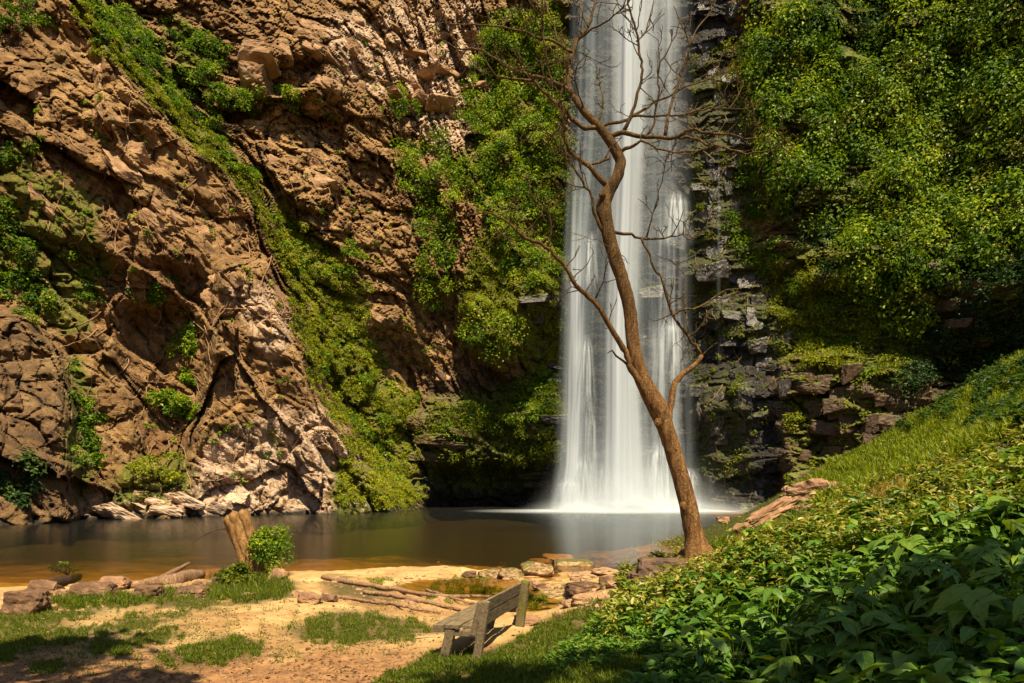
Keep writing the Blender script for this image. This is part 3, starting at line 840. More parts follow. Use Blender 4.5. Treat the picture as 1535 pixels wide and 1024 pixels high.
_ICO = {}
def ico(n):
    if n not in _ICO:
        bm = bmesh.new()
        bmesh.ops.create_icosphere(bm, subdivisions=n, radius=1)
        _ICO[n] = (np.array([v.co[:] for v in bm.verts]), np.array([[v.index for v in f.verts] for f in bm.faces]))
        bm.free()
    return _ICO[n]

def stone_mesh(name, size, seed, mat, sub=3, facets=12, rough=.07, flat=None):
    """A stone cut by random planes: size is its width, depth and height; its foot is at z=0."""
    r = np.random.default_rng(seed)
    v, f = ico(sub)
    nrm = unit(r.normal(size=(facets, 3)))
    nrm = np.concatenate([nrm, [[0, 0, 1], [0, 0, -1], [1, 0, .1], [-1, 0, .1], [0, -1, .15], [0, 1, 0]]])
    hk = r.uniform(.62, .98, len(nrm))
    dots = v @ nrm.T
    s = np.where(dots > 1e-3, hk / np.maximum(dots, 1e-3), 9).min(1)
    p = v * np.minimum(s, 1.15)[:, None]
    p = p * (1 + rough * fbm(p * 2.2 + seed * 3.3, 3, seed))[:, None]
    p += rough * .45 * fbm(p * 6 + seed, 2, seed + 5)[:, None] * v
    lo, hi = p.min(0), p.max(0)
    p = (p - (lo + hi) / 2) / (hi - lo) * np.asarray(size, float)
    p[:, 2] += size[2] / 2
    return mesh_np(name, p, f, mat, False)

def timber_mesh(name, size, mat, seed=0, bev=.008, jit=.004, taper=None):
    """A sawn board with worn edges, long axis y, centred; size x, y, z."""
    bm = bmesh.new()
    bmesh.ops.create_cube(bm, size=1)
    bmesh.ops.subdivide_edges(bm, edges=[e for e in bm.edges if abs(e.verts[0].co.y - e.verts[1].co.y) > .5], cuts=8, use_grid_fill=True)
    for v in bm.verts:
        k = 1.0 if taper is None else 1 + taper * (v.co.y)
        v.co.x *= size[0] * k; v.co.y *= size[1]; v.co.z *= size[2]
    sharp = [e for e in bm.edges if len(e.link_faces) == 2 and e.calc_face_angle(0) > .8]
    bmesh.ops.bevel(bm, geom=sharp, offset=bev, segments=2, affect='EDGES', profile=.6)
    r = np.random.default_rng(seed + 900)
    for v in bm.verts:
        q = np.array([[v.co.x * 6 + seed, v.co.y * 3, v.co.z * 6]])
        v.co += Vector((float(vnoise(q, seed)[0]), float(vnoise(q, seed + 1)[0]), float(vnoise(q, seed + 2)[0]))) * jit
    me = bpy.data.meshes.new(name)
    bm.to_mesh(me); bm.free()
    me.materials.append(mat)
    return me

# ------------------------------------------------------------------ leafless tree
TD = 12.0
tb = P(1047, 838, TD)
tree = thing('leafless_tree', 'slender leafless tree leaning left in front of the waterfall', 'tree', tb)
def tline(pix, d0=0.0, d1=0.0, n=None):
    pix = np.array(pix, float)
    s = np.concatenate([[0], np.cumsum(np.linalg.norm(np.diff(pix, axis=0), axis=1))])
    d = TD + d0 + (d1 - d0) * s / s[-1]
    pts = P(pix[:, 0], pix[:, 1], d) - tb
    return smooth_line(pts, n or max(6, int(s[-1] / 9)))

TRUNK = [(1052, 850), (1046, 828), (1040, 800), (1029, 748), (1013, 690), (999, 645), (985, 610), (962, 566), (950, 520), (945, 470), (936, 430), (923, 390), (912, 350), (905, 312), (912, 288), (925, 265), (930, 243), (923, 226), (911, 207), (895, 187), (876, 168), (858, 143)]
TW = [56, 40, 29, 26, 25, 25, 30, 23, 21, 20, 20, 20, 20, 23, 19, 16, 16, 16, 14, 12, 11, 8]
PXM = TD / F            # metres per pixel at the tree
tp = tline(TRUNK, 0, 0, 120)
tw = np.interp(np.linspace(0, 1, 120), np.linspace(0, 1, len(TW)), TW) * PXM / 2
v, q, t3 = tube(tp, tw, 14, .035)
v = v + .010 * fbm(v / .12, 3, 510)[:, None] * np.array([1, 1, .2])
# root flare
fl = np.clip(.32 - v[:, 2], 0, 1) * 1.5
fa = np.arctan2(v[:, 1], v[:, 0])
v[:, :2] *= (1 + fl * (.5 + .5 * np.cos(fa * 3 + .6)))[:, None]
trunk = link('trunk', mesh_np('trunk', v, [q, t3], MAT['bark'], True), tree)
for k, (ky, kx) in enumerate([(640, 986), (300, 903), (765, 1024)]):
    pt = P(kx, ky, TD - .38 * 30 * PXM) - tb
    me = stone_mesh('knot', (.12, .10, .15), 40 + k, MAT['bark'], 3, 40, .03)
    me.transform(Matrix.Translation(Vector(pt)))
    link('knot', me, tree)

BR = [  # pixels along the limb, width at its foot and tip in pixels, distance offset at its tip (m)
    ([(858, 143), (852, 125), (854, 98), (858, 78), (868, 58), (882, 41), (888, 20), (893, 0), (899, -70)], 11, 4, .5),
    ([(911, 279), (895, 264), (880, 248), (864, 236), (852, 225), (846, 199), (845, 178), (842, 150), (848, 118), (852, 98), (846, 60)], 11, 2.5, -.5),
    ([(864, 237), (841, 227), (833, 215), (825, 203), (806, 188)], 5, 1.5, -1.0),
    ([(913, 237), (900, 242), (887, 247), (880, 250)], 6, 5, -.1),
    ([(895, 191), (872, 191), (856, 176), (829, 152), (813, 135), (794, 121), (770, 119), (747, 115), (731, 94), (722, 80)], 8, 2, -.9),
    ([(854, 137), (829, 123), (798, 113), (770, 105), (751, 92), (723, 76), (700, 76), (672, 66), (652, 48)], 7, 1.6, .9),
    ([(858, 78), (833, 64), (809, 58), (786, 47), (739, 39), (700, 38), (664, 34)], 6, 1.5, -.7),
    ([(837, 64), (827, 31), (817, 0), (812, -50)], 4, 2.5, .5),
    ([(829, 125), (823, 109), (817, 78), (815, 39), (813, 0), (806, -50)], 4.5, 2.5, -.5),
    ([(915, 205), (934, 199), (966, 204), (1012, 205), (1032, 195), (1056, 198), (1090, 201), (1118, 208), (1145, 205), (1158, 198)], 9, 1.6, -.8),
    ([(1012, 205), (1040, 209), (1075, 219), (1114, 230), (1149, 226), (1176, 213), (1192, 218)], 5, 1.5, -1.3),
    ([(899, 188), (919, 184), (950, 174), (981, 154), (1005, 144), (1032, 129), (1067, 117), (1088, 110)], 7, 1.5, .9),
    ([(950, 174), (981, 174), (1032, 170), (1063, 162), (1094, 160), (1110, 137), (1114, 121)], 4.5, 1.5, .2),
    ([(936, 195), (950, 164), (958, 133), (962, 105), (960, 82), (954, 47), (944, 16), (940, 0), (936, -50)], 6.5, 3, -.4),
    ([(954, 62), (966, 50), (975, 20), (985, -20)], 3, 1.5, .3),
    ([(997, 203), (1005, 156), (1020, 113), (1032, 74), (1030, 55), (1020, 35), (1010, 8)], 6, 1.8, .4),
    ([(1032, 70), (1048, 39), (1063, 20), (1069, 0), (1078, -30)], 3, 1.5, .8),
    ([(970, 203), (981, 184), (986, 140), (989, 98), (1005, 70), (1020, 30)], 4.5, 1.6, -.6),
    ([(930, 228), (950, 217), (966, 213), (997, 225), (1044, 225), (1070, 216)], 6.5, 1.5, -.9),
    ([(907, 352), (891, 322), (890, 300), (876, 277), (868, 262), (852, 242), (846, 224), (850, 200)], 7, 2, -.6),
    ([(920, 348), (950, 353), (966, 359), (997, 357), (1020, 353), (1040, 362)], 6, 1.8, .5),
    ([(962, 358), (973, 383), (980, 400), (995, 426), (1006, 470), (1028, 498), (1043, 519), (1052, 532)], 4.5, 7, .3),
    ([(1000, 632), (1004, 612), (1008, 584), (1017, 567), (1039, 549), (1052, 532)], 15, 9, .25),
    ([(1008, 474), (1018, 466), (1040, 462), (1057, 455), (1072, 444), (1087, 435), (1110, 433), (1131, 422)], 5, 1.6, .6),
    ([(1031, 500), (1028, 453), (1024, 431), (1028, 412)], 3.2, 1.5, .4),
    ([(969, 356), (975, 332), (981, 312), (989, 289), (995, 258), (999, 230)], 3, 1.3, -.5),
    ([(978, 600), (951, 562), (940, 532), (925, 505), (894, 457), (868, 431), (845, 398), (821, 371), (782, 353), (759, 332), (735, 320), (700, 322)], 13, 2, -1.0),
    ([(821, 371), (825, 348), (821, 312), (805, 305), (794, 281), (790, 262)], 5, 1.8, -.4),
    ([(822, 313), (837, 303), (848, 297)], 3, 1.4, -.2),
    ([(946, 552), (925, 536), (916, 525), (910, 530)], 5, 2, -.4),
    ([(893, 447), (905, 418), (908, 396), (914, 370)], 2.6, 1.2, -.3),
    ([(868, 58), (900, 36), (925, 20), (945, -10)], 4, 2, -.8),
    ([(882, 41), (872, 20), (868, -10), (862, -50)], 4, 2, .3),
    ([(895, 187), (905, 150), (898, 120), (893, 96)], 4.5, 2, .4),
    ([(876, 168), (868, 140), (862, 118), (870, 92), (884, 78)], 3.2, 1.4, -.7),
]
def twigs(line, w0, w1, px_len, r, dense=1.0):
    """Side shoots that fork, two generations, along one limb."""
    out = []
    n = len(line)
    m = int(px_len / 21 * dense)
    for _ in range(m):
        k = r.integers(int(n * .25), n)
        p = line[k].copy()
        d = unit(line[min(k + 1, n - 1)] - line[max(k - 1, 0)])
        side = unit(d * .5 + r.normal(size=3) * np.array([.9, .55, .9]) + np.array([0, 0, .35]))
        L = r.uniform(14, 58) * PXM
        todo = [(p, side, L, min(.92, .42 * (w0 + (w1 - w0) * k / n)) * PXM, 0)]
        while todo:
            p, d, L, w, g = todo.pop()
            q = [p]
            steps = 6
            for s in range(steps):
                d = unit(d + r.normal(size=3) * .22 + np.array([0, 0, .06]))
                q.append(q[-1] + d * L / steps)
                if g < 2 and s > 0 and r.random() < .38:
                    todo.append((q[-1], unit(d + r.normal(size=3) * .75), L * r.uniform(.35, .65), w * .7, g + 1))
            out.append(tube(q, np.linspace(w, w * .5, steps + 1), 4))
    return out
r_t = np.random.default_rng(5)
for pix, w0, w1, dt in BR:
    ln = tline(pix, 0 if abs(dt) < .3 else dt * .0, dt)
    rad = np.interp(np.linspace(0, 1, len(ln)), [0, .15, 1], [w0 * .9, w0 * .72, w1 * .75]) * PXM / 2
    ln = ln + np.concatenate([[np.zeros(3)], r_t.normal(size=(len(ln) - 1, 3)) * .011])
    V, Fc = join([tube(ln, rad, 8, .08)])
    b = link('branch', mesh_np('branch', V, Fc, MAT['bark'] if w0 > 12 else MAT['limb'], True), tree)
    L = np.linalg.norm(np.diff(np.array(pix), axis=0), axis=1).sum()
    tws = twigs(ln, w0, w1, L, r_t, 0.3 if (pix[0][1] > 400 and pix[-1][1] > 400) else 1.0)
    if tws:
        V, Fc = join(tws)
        tag(link('twigs', mesh_np('twigs', V, Fc, MAT['twig'], True), b), kind='stuff')
for pix in ([(1040, 832), (1062, 842), (1090, 850), (1120, 858), (1150, 852)], [(1030, 832), (1018, 850), (1012, 870)]):
    pts = np.array([at(*p) for p in pix]) + np.array([0, 0, .06])
    pts = smooth_line(pts - tb, 16)
    V, Fc = join([tube(pts, np.linspace(.13, .03, 16), 8, .1)])
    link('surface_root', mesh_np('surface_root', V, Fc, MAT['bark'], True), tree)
print('tree', time.time() - T0)

# ------------------------------------------------------------------ bench
bl = P(716, 990, 8.9)
bench = thing('park_bench', 'weathered grey wooden bench facing the pool', 'bench', (bl[0], bl[1], float(h_at(bl[0], bl[1])) - .03), -0.275)
def board(name, mat, size, loc, rot=(0, 0, 0), seed=0, parent=None, bev=.008, jit=.005, taper=None, label=None):
    me = timber_mesh(name, size, MAT[mat], seed, bev, jit, taper)
    me.transform(Matrix.Translation(Vector(loc)) @ Matrix.Rotation(rot[2], 4, 'Z') @ Matrix.Rotation(rot[1], 4, 'Y') @ Matrix.Rotation(rot[0], 4, 'X'))
    o = link(name, me, parent or bench)
    if label: o['label'] = label
    return o
BLEN = 1.98
RX = math.radians(90)
# seat planks, the front one the thickest (front is towards -x)
board('seat_plank', 'bench', (.15, BLEN + .12, .105), (-.56, BLEN / 2 - .03, .475), seed=1, label='thick front seat plank with a worn rounded edge')
board('seat_plank', 'bench', (.215, BLEN + .04, .055), (-.365, BLEN / 2 - .02, .50), seed=2)
board('seat_plank', 'bench', (.15, BLEN - .02, .055), (-.165, BLEN / 2 + .02, .492), seed=3)
for k, y in enumerate((0.02, BLEN - .02)):
    mt = 'bench' if k == 0 else 'mossbench'
    # splayed front leg, leaning post behind, seat bearer between them, strut in front of the post
    board('front_leg', mt, (.135, .50, .10), (-.455, y, .215), (RX, math.radians(14), 0), 5 + k)
    if k == 0:
        post = board('back_post', mt, (.125, .90, .10), (.045, y, .43), (RX, math.radians(9), 0), 7, bev=.028)
        board('strut', 'bench', (.085, .52, .085), (-.02, y - .003, .62), (RX, math.radians(14), 0), 9, bev=.03)
    else:
        post = board('back_post', mt, (.16, .92, .15), (.08, y + .06, .45), (RX, math.radians(8), 0), 8, bev=.06, jit=.012, label='thick back post covered in yellow green moss')
    board('seat_bearer', mt, (.09, .50, .08), (-.24, y + .012, .408), (0, 0, RX), 11 + k)
    V = []
# the two boards of the backrest
board('back_plank', 'bench', (.04, BLEN - .02, .185), (.045, BLEN / 2 + .04, .765), (0, math.radians(9), 0), 14)
board('back_plank', 'bench', (.04, BLEN - .02, .185), (.012, BLEN / 2 + .04, .565), (0, math.radians(9), 0), 15)
for y in (.02, BLEN - .02):
    for z in (.765, .585):
        me = stone_mesh('bolt', (.03, .03, .03), 3, MAT['darkrock'], 2, 3, .0)
        me.transform(Matrix.Translation((.075 + (z - .68) * .16, y + .06, z - .015)))
        link('bolt', me, bench)
bench.scale = (.94, .98, .94)

# ------------------------------------------------------------------ fluted stump on the shore
sb = P(378, 860, 19.6)
sb[2] = float(h_at(sb[0], sb[1])) - .05
stump = thing('tree_stump', 'leaning pale brown stump with deep grooves and a slanting cut top', 'stump', sb)
mpx = 19.6 / F
n, sd = 26, 64
ax = np.array([(384, 868), (376, 830), (366, 800), (354, 770)], float)
axl = smooth_line(np.stack([ax[:, 0], ax[:, 1], ax[:, 0] * 0], -1), n)
wid = np.interp(np.linspace(0, 1, n), [0, .3, 1], [18, 17, 17])
V = []
A = np.linspace(0, 2 * np.pi, sd, endpoint=False)
gro = [(-2.45, .34, .17), (-1.95, .46, .16), (-1.38, .42, .14), (-.85, .30, .14), (.6, .25, .25), (1.7, .3, .25), (2.6, .25, .3)]
for k in range(n):
    t = k / (n - 1)
    rr = np.ones(sd)
    for a0, de, w in gro:
        da = np.angle(np.exp(1j * (A - a0 - .12 * t)))
        rr -= de * np.exp(-(da / w) ** 2) * (.75 + .25 * t)
    q = np.stack([np.cos(A) * 2, np.sin(A) * 2, np.full(sd, t * 5)], -1)
    rr *= 1 + .06 * fbm(q, 3, 520)
    c = P(axl[k, 0], axl[k, 1], 19.6) - sb
    x = np.cos(A) * rr * wid[k] * mpx
    y = np.sin(A) * rr * wid[k] * mpx
    # the cut at the top slants up to the right
    sl = (t ** 3) * (.48 * x + .15 * y)
    V.append(np.stack([c[0] + x, c[1] + y, c[2] + sl], -1))
V = np.concatenate(V)
i = np.arange(n * sd).reshape(n, sd)
j = np.roll(i, -1, 1)
Fq = np.stack([i[:-1], j[:-1], j[1:], i[1:]], -1).reshape(-1, 4)
cap_c = V[i[-1]].mean(0) + np.array([0, 0, -.02])
V = np.concatenate([V, [cap_c]])
F3 = np.stack([np.full(sd, n * sd), i[-1], j[-1]], -1)
link('stump_body', mesh_np('stump_body', V[:-1], Fq, MAT['stump'], True), stump)
capv = np.concatenate([V[i[-1]], [cap_c]])
link('cut_face', mesh_np('cut_face', capv, np.stack([np.full(sd, sd), np.arange(sd), np.roll(np.arange(sd), -1)], -1), MAT['stump'], False), stump)
for a0, rp, cut in ((-2.75, 6.5, -.05), (-2.1, 8.2, .0), (-1.45, 8.8, .03), (-.8, 7.5, .0)):
    ox, oy = math.cos(a0) * 15.5 * mpx, math.sin(a0) * 13 * mpx
    pts = P(axl[:, 0], axl[:, 1], 19.6) - sb + np.array([ox, oy, 0])
    pts[:, 2] += (np.linspace(0, 1, n) ** 3) * (.48 * ox + .15 * oy + cut)
    pts[:, :2] += np.cumsum(r_t.normal(size=(n, 2)) * .008, axis=0)
    V, Q, T3 = tube(pts, np.interp(np.linspace(0, 1, n), [0, .5, .94, 1], [rp, rp * .95, rp, rp * .86]) * mpx, 18, .03)
    V = V + .022 * fbm(V / .22, 3, 545)[:, None] * np.array([1, 1, .2])
    link('ridge', mesh_np('ridge', V, [Q, T3], MAT['stump'], True), stump)
V, Fc = join([tube(smooth_line(P([338, 320, 300, 290], [792, 796, 806, 814], 19.4) - sb, 14), np.linspace(.018, .006, 14), 5)])
link('thin_twig', mesh_np('thin_twig', V, Fc, MAT['twig'], True), stump)

# ------------------------------------------------------------------ boulders and stones one can tell apart
def stone(px, py, w, h, mat, label, seed, depth=None, d=None, name='boulder', cat='rock', rz=None, tilt=0.0, sink=.12, group=None, facets=12, sub=4, rough=.10):
    if d is None:
        p = at(px, py)
    else:
        p = Vector(P(px, py, d))
    m = p.y / F
    W, H = w * m, h * m * .85
    Dp = (depth if depth is not None else .8) * W
    me = stone_mesh(name, (W * 1.05, Dp, H * (1 + sink)), seed, MAT[mat], sub, facets, rough)
    o = link(name, me)
    o.location = (p.x, p.y + Dp * .35, p.z - H * sink)
    o.rotation_euler = (0, tilt, rz if rz is not None else ((seed * 37 % 100) / 100 - .5) * .5)
    return tag(o, label, cat, group)
SH = [
    (28, 922, 66, 42, 'boulder', 'large flat faced boulder at the left end of the shore rocks', 1, 'boulder'),
    (58, 893, 44, 27, 'boulder', 'rounded boulder just behind the flat faced one on the shore', 2, 'boulder'),
    (88, 896, 26, 14, 'stone', 'small pale stone beside the rounded shore boulder', 3, 'stone'),
    (128, 897, 58, 26, 'boulder', 'broad cracked rock under the dark mossy driftwood', 4, 'boulder'),
    (160, 882, 46, 18, 'pinkrock', 'low pinkish rock at the water edge behind the cracked one', 5, 'boulder'),
    (183, 880, 20, 9, 'stone', 'little stone at the left end of the thick log', 6, 'stone'),
    (217, 897, 40, 21, 'boulder', 'rounded brown rock in grass below the thick log', 7, 'boulder'),
    (258, 885, 50, 8, 'stone', 'thin flat slab lying in front of the thick log', 8, 'stone'),
    (284, 893, 46, 16, 'boulder', 'low brown rock right of the flat slab on the shore', 9, 'boulder'),
    (301, 883, 28, 15, 'pinkrock', 'pinkish stone near the blunt end of the log', 10, 'stone'),
    (323, 878, 22, 13, 'boulder', 'small brown stone left of the stump mound', 12, 'stone'),
    (318, 862, 34, 9, 'stone', 'pale narrow stone at the water edge left of the stump', 13, 'stone'),
    (416, 870, 26, 20, 'pinkrock', 'pink brown rock under the round bush by the stump', 14, 'boulder'),
    (372, 893, 26, 5, 'stone', 'white flat stone in the grass below the stump', 15, 'stone'),
    (409, 894, 15, 4, 'stone', 'tiny white flat stone in the grass right of its bigger twin', 16, 'stone'),
    (462, 905, 38, 18, 'pinkrock', 'smooth pinkish rock at the head of the bare roots', 17, 'boulder'),
    (446, 893, 18, 10, 'stone', 'grey stone left of the root tangle', 18, 'stone'),
    (490, 902, 26, 12, 'boulder', 'brown rock among the upper ends of the roots', 19, 'boulder'),
    (702, 866, 24, 12, 'boulder', 'small round stone at the left tip of the stone spit', 20, 'stone'),
    (733, 867, 38, 18, 'mossstone', 'flat topped mossy stone beside the small round one', 21, 'boulder'),
    (766, 868, 40, 20, 'mossstone', 'lumpy mossy stone in the middle of the spit', 22, 'boulder'),
    (805, 864, 50, 24, 'mossstone', 'wide mossy rock behind the bench post', 23, 'boulder'),
    (838, 846, 46, 17, 'stone', 'pale smooth stone topping the spit at the pool edge', 24, 'boulder'),
    (808, 850, 42, 14, 'pinkrock', 'pink brown rock left of the pale smooth stone', 25, 'boulder'),
    (862, 858, 60, 20, 'mossstone', 'long lichen grey rock right of the pale smooth stone', 26, 'boulder'),
    (908, 852, 48, 24, 'boulder', 'brown rock where the spit meets the bank', 27, 'boulder'),
    (795, 876, 19, 11, 'stone', 'small pale stone beside the mossy bench post', 28, 'stone'),
    (812, 884, 29, 12, 'stone', 'oval pale stone in the stream behind the bench', 29, 'stone'),
    (878, 868, 46, 11, 'stone', 'flat bright slab at the top of the stone steps', 30, 'stone'),
    (908, 862, 42, 12, 'stone', 'flat slab against the bank above the stone steps', 31, 'stone'),
    (876, 889, 58, 16, 'boulder', 'broad low slab in the middle of the stone steps', 32, 'boulder'),
    (912, 878, 28, 16, 'boulder', 'brown block wedged into the bank beside the steps', 33, 'boulder'),
    (880, 903, 44, 15, 'stone', 'wide pale slab at the foot of the stone steps', 34, 'stone'),
    (857, 908, 28, 9, 'stone', 'small flat slab left of the wide pale one', 35, 'stone'),
    (906, 900, 20, 9, 'stone', 'little slab right of the wide pale one', 36, 'stone'),
    (790, 938, 42, 16, 'pinkrock', 'sand coloured stone on the ground behind the bench', 37, 'stone'),
    (838, 928, 18, 6, 'boulder', 'little flat brown stone by the stream below the steps', 38, 'stone'),
    (1000, 868, 84, 36, 'darkrock', 'big dark brown boulder half buried left of the tree', 39, 'boulder'),
    (968, 880, 52, 26, 'darkrock', 'dark boulder lower down the bank than the big one', 40, 'boulder'),
    (950, 905, 30, 20, 'darkrock', 'small dark rock at the foot of the bank', 41, 'boulder'),
    (1085, 782, 20, 9, 'pinkrock', 'small pink stone at the water right of the tree', 42, 'stone'),
    (1080, 862, 18, 9, 'boulder', 'small stone beside the tree roots on the bank', 43, 'stone'),
]
for px, py, w, h, mt, lb, sd_, nm in SH:
    stone(px, py, w, h, mt, lb, sd_, name=nm, sink=.25 if h > 15 else .4, facets=7 if 'round' not in lb else 14)
stone(1158, 782, 112, 25, 'pinkrock', 'long slanting pinkish slab rising above the pool edge', 51, .35, 20.5, tilt=-.50, sink=.2, sub=5, facets=7, rz=0.1, rough=.2)
stone(1240, 764, 96, 58, 'pinkrock', 'broad pink boulder in the bank right of the slanting slab', 52, .7, 23.0, tilt=-.2, sink=.3, sub=5, rough=.2)
stone(1222, 775, 40, 24, 'pinkrock', 'small pink rock at the foot of the broad pink boulder', 53, .7, 20.0, sink=.3)
stone(1115, 800, 34, 18, 'pinkrock', 'pinkish rock at the lower end of the slanting slab', 54, .7, 18.0, sink=.3)

# driftwood
def log(pix, w0, w1, mat, label, name='driftwood_log', cat='log', lift=.5, extra=()):
    base = at(*pix[0])
    pts = []
    for p in pix:
        a_ = at(p[0], p[1])
        pts.append(a_)
    m = base.y / F
    pts = np.array(pts) - np.array(base)
    pts[:, 2] += lift * w0 * m / 2
    root = thing(name, label, cat, base)
    ln = smooth_line(pts, 20)
    V, Fc = join([tube(ln, np.interp(np.linspace(0, 1, 20), [0, .5, .9, 1], [w0 * .8, w0, w1, w1 * .8]) * m / 2, 14, .10)])
    V = V + .05 * fbm(V / .35, 3, 540)[:, None] * np.array([.3, 1, 1])
    link('log_body', mesh_np('log_body', V, Fc, MAT[mat], True), root)
    for q, wa, wb in extra:
        pts = np.array([at(a_[0], a_[1]) + Vector((0, 0, a_[2])) for a_ in q]) - np.array(base)
        V, Fc = join([tube(smooth_line(pts, 12), np.linspace(wa, wb, 12) * m / 2, 9, .1)])
        link('limb_stub', mesh_np('limb_stub', V, Fc, MAT[mat], True), root)
    return root
log([(196, 882), (235, 878), (268, 873), (298, 868)], 17, 26, 'log', 'thick weathered log with a blunt end on the rocky shore', extra=[([(238, 876, .1), (262, 868, .25), (284, 862, .42)], 12, 6)])
log([(62, 889), (85, 880), (105, 873), (119, 867)], 24, 14, 'darklog', 'dark mossy driftwood pointing out of the water at the left shore')

# bare roots and sticks across the sand
ROOTS = [
    ([(484, 868), (520, 876), (560, 882), (600, 888), (650, 897), (700, 899), (735, 902)], 8, 4, 'longest pale root running along the edge of the puddle'),
    ([(545, 890), (590, 896), (628, 904), (660, 910), (690, 917)], 7, 4, 'thick pinkish root below the longest one'),
    ([(485, 893), (520, 899), (556, 905), (580, 908)], 6, 3, 'short root at the left of the root tangle'),
    ([(560, 902), (590, 908), (630, 917), (660, 922)], 6, 3, 'thin root lowest in the tangle before the grass'),
    ([(640, 888), (680, 900), (720, 908)], 4, 3, 'thin stick crossing the two longest roots'),
]
for k, (pix, w0, w1, lb) in enumerate(ROOTS):
    b0 = at(*pix[0])
    m = b0.y / F
    pts = np.array([at(*p) for p in pix])
    pts[:, 2] = np.maximum(pts[:, 2], .01) + w0 * m * .4
    ln = smooth_line(pts, 30) + rng.normal(size=(30, 3)) * np.array([.01, .02, .008])
    V, Fc = join([tube(ln - np.array(b0), np.linspace(w0, w1, 30) * m / 2, 8, .12)])
    o = link('bare_root', mesh_np('bare_root', V, Fc, MAT['root'], True))
    o.location = b0
    tag(o, lb, 'root', 'bare roots across the sand')
print('rocks', time.time() - T0)
# ------------------------------------------------------------------ rock blocks set in the cliff, each a part of it
def block_mesh(name, seed, mat):
    r = np.random.default_rng(seed)
    v, f = ico(4)
    nrm = np.array([[1, 0, 0], [-1, 0, 0], [0, 1, 0], [0, -1, 0], [0, 0, 1], [0, 0, -1.0]])
    nrm = unit(np.concatenate([nrm + r.normal(size=nrm.shape) * .16, r.normal(size=(5, 3))]))
    hk = np.concatenate([r.uniform(.75, 1.0, 6), r.uniform(.95, 1.25, 5)])
    d = v @ nrm.T
    p = v * np.where(d > 1e-3, hk / np.maximum(d, 1e-3), 9).min(1)[:, None]
    p += .07 * fbm(p * 2.5 + seed, 3, seed)[:, None] * v
    p += .03 * fbm(p * 9 + seed, 2, seed + 4)[:, None] * v
    return mesh_np(name, p, f, mat, False)
BLOCKS = {k: [block_mesh('rock_block', s + 600 + 20 * q, MAT[k]) for s in range(6)] for q, k in enumerate(('wetblock', 'brownblock', 'tanblock', 'paleslab'))}
r_b = np.random.default_rng(21)
def cliff_blocks(poly, n, kind, wpx, hpx, tilt=0.0, sunk=.25, mind=16):
    xs, ys = np.array(poly).T
    got = []
    tries = 0
    while len(got) < n and tries < n * 60:
        tries += 1
        x, y = r_b.uniform(xs.min(), xs.max()), r_b.uniform(ys.min(), ys.max())
        if not inpoly(np.array([x]), np.array([y]), poly)[0] or any((x - a) ** 2 + (2.2 * (y - b)) ** 2 < mind ** 2 for a, b in got):
            continue
        got.append((x, y))
        p, nn = cliff_at(x, y)
        m = p[1] / F
        w, h = r_b.uniform(*wpx) * m / 2, r_b.uniform(*hpx) * m / 2
        o = link('rock_block', BLOCKS[kind][r_b.integers(6)], cliff)
        o.location = Vector(p) - Vector(nn) * w * sunk
        o.rotation_euler = (r_b.normal() * .08, tilt + r_b.normal() * .09, math.atan2(nn[0], -nn[1]) + r_b.normal() * .2)
        o.scale = (w, w * r_b.uniform(.6, 1.0), h)
cliff_blocks([(1032, 400), (1150, 400), (1175, 500), (1175, 765), (1040, 770)], 70, 'wetblock', (16, 36), (12, 34), sunk=.6, mind=18)
cliff_blocks([(1035, 0), (1095, 0), (1110, 200), (1110, 400), (1032, 400)], 26, 'wetblock', (14, 32), (12, 30), sunk=.6, mind=20)
cliff_blocks([(800, 440), (850, 430), (850, 765), (790, 765)], 22, 'wetblock', (24, 54), (10, 22), sunk=.5)
cliff_blocks([(855, 300), (1030, 300), (1030, 765), (845, 765)], 22, 'wetblock', (24, 56), (12, 26), sunk=.7, mind=30)
cliff_blocks([(1178, 555), (1345, 548), (1380, 600), (1230, 735), (1180, 750)], 46, 'brownblock', (20, 46), (16, 36), sunk=.5, mind=22)
cliff_blocks([(1400, 400), (1480, 400), (1480, 520), (1400, 500)], 6, 'brownblock', (30, 60), (16, 30), mind=26)
cliff_blocks([(270, 738), (380, 738), (385, 762), (130, 766), (200, 758)], 11, 'paleslab', (30, 60), (10, 20), .30, sunk=.5, mind=24)
cliff_blocks([(380, 30), (520, 20), (560, 120), (520, 270), (430, 280), (370, 200)], 24, 'tanblock', (22, 60), (14, 30), .35, sunk=.74, mind=26)
cliff_blocks([(20, 90), (140, 60), (260, 240), (380, 400), (300, 470), (100, 400), (20, 260)], 20, 'tanblock', (22, 54), (12, 28), .8, sunk=.78, mind=30)
cliff_blocks([(520, 10), (720, 10), (720, 160), (600, 160)], 30, 'tanblock', (20, 54), (8, 18), .08, sunk=.62, mind=22)
cliff_blocks([(540, 480), (700, 470), (700, 600), (620, 610)], 14, 'tanblock', (20, 46), (10, 20), .15, sunk=.78, mind=24)
cliff_blocks([(615, 600), (700, 580), (690, 690), (620, 690)], 8, 'brownblock', (34, 70), (10, 18), .06, sunk=.55, mind=22)

# ------------------------------------------------------------------ leaves by the thousand
def leaf_arrays(Pp, N, T, L, W, fold=.18, droop=.12):
    N = unit(N)
    T = unit(T - N * (T * N).sum(-1, keepdims=True))
    B = np.cross(N, T)
    L, W = L[:, None], W[:, None]
    V = np.stack([Pp, Pp + T * L * .45 + B * W / 2 + N * W * fold, Pp + T * L - N * L * droop, Pp + T * L * .45 - B * W / 2 + N * W * fold], 1)
    n = len(Pp)
    b = np.arange(n)[:, None] * 4
    return V.reshape(-1, 3), np.concatenate([b + np.array([[0, 1, 2]]), b + np.array([[0, 2, 3]])])

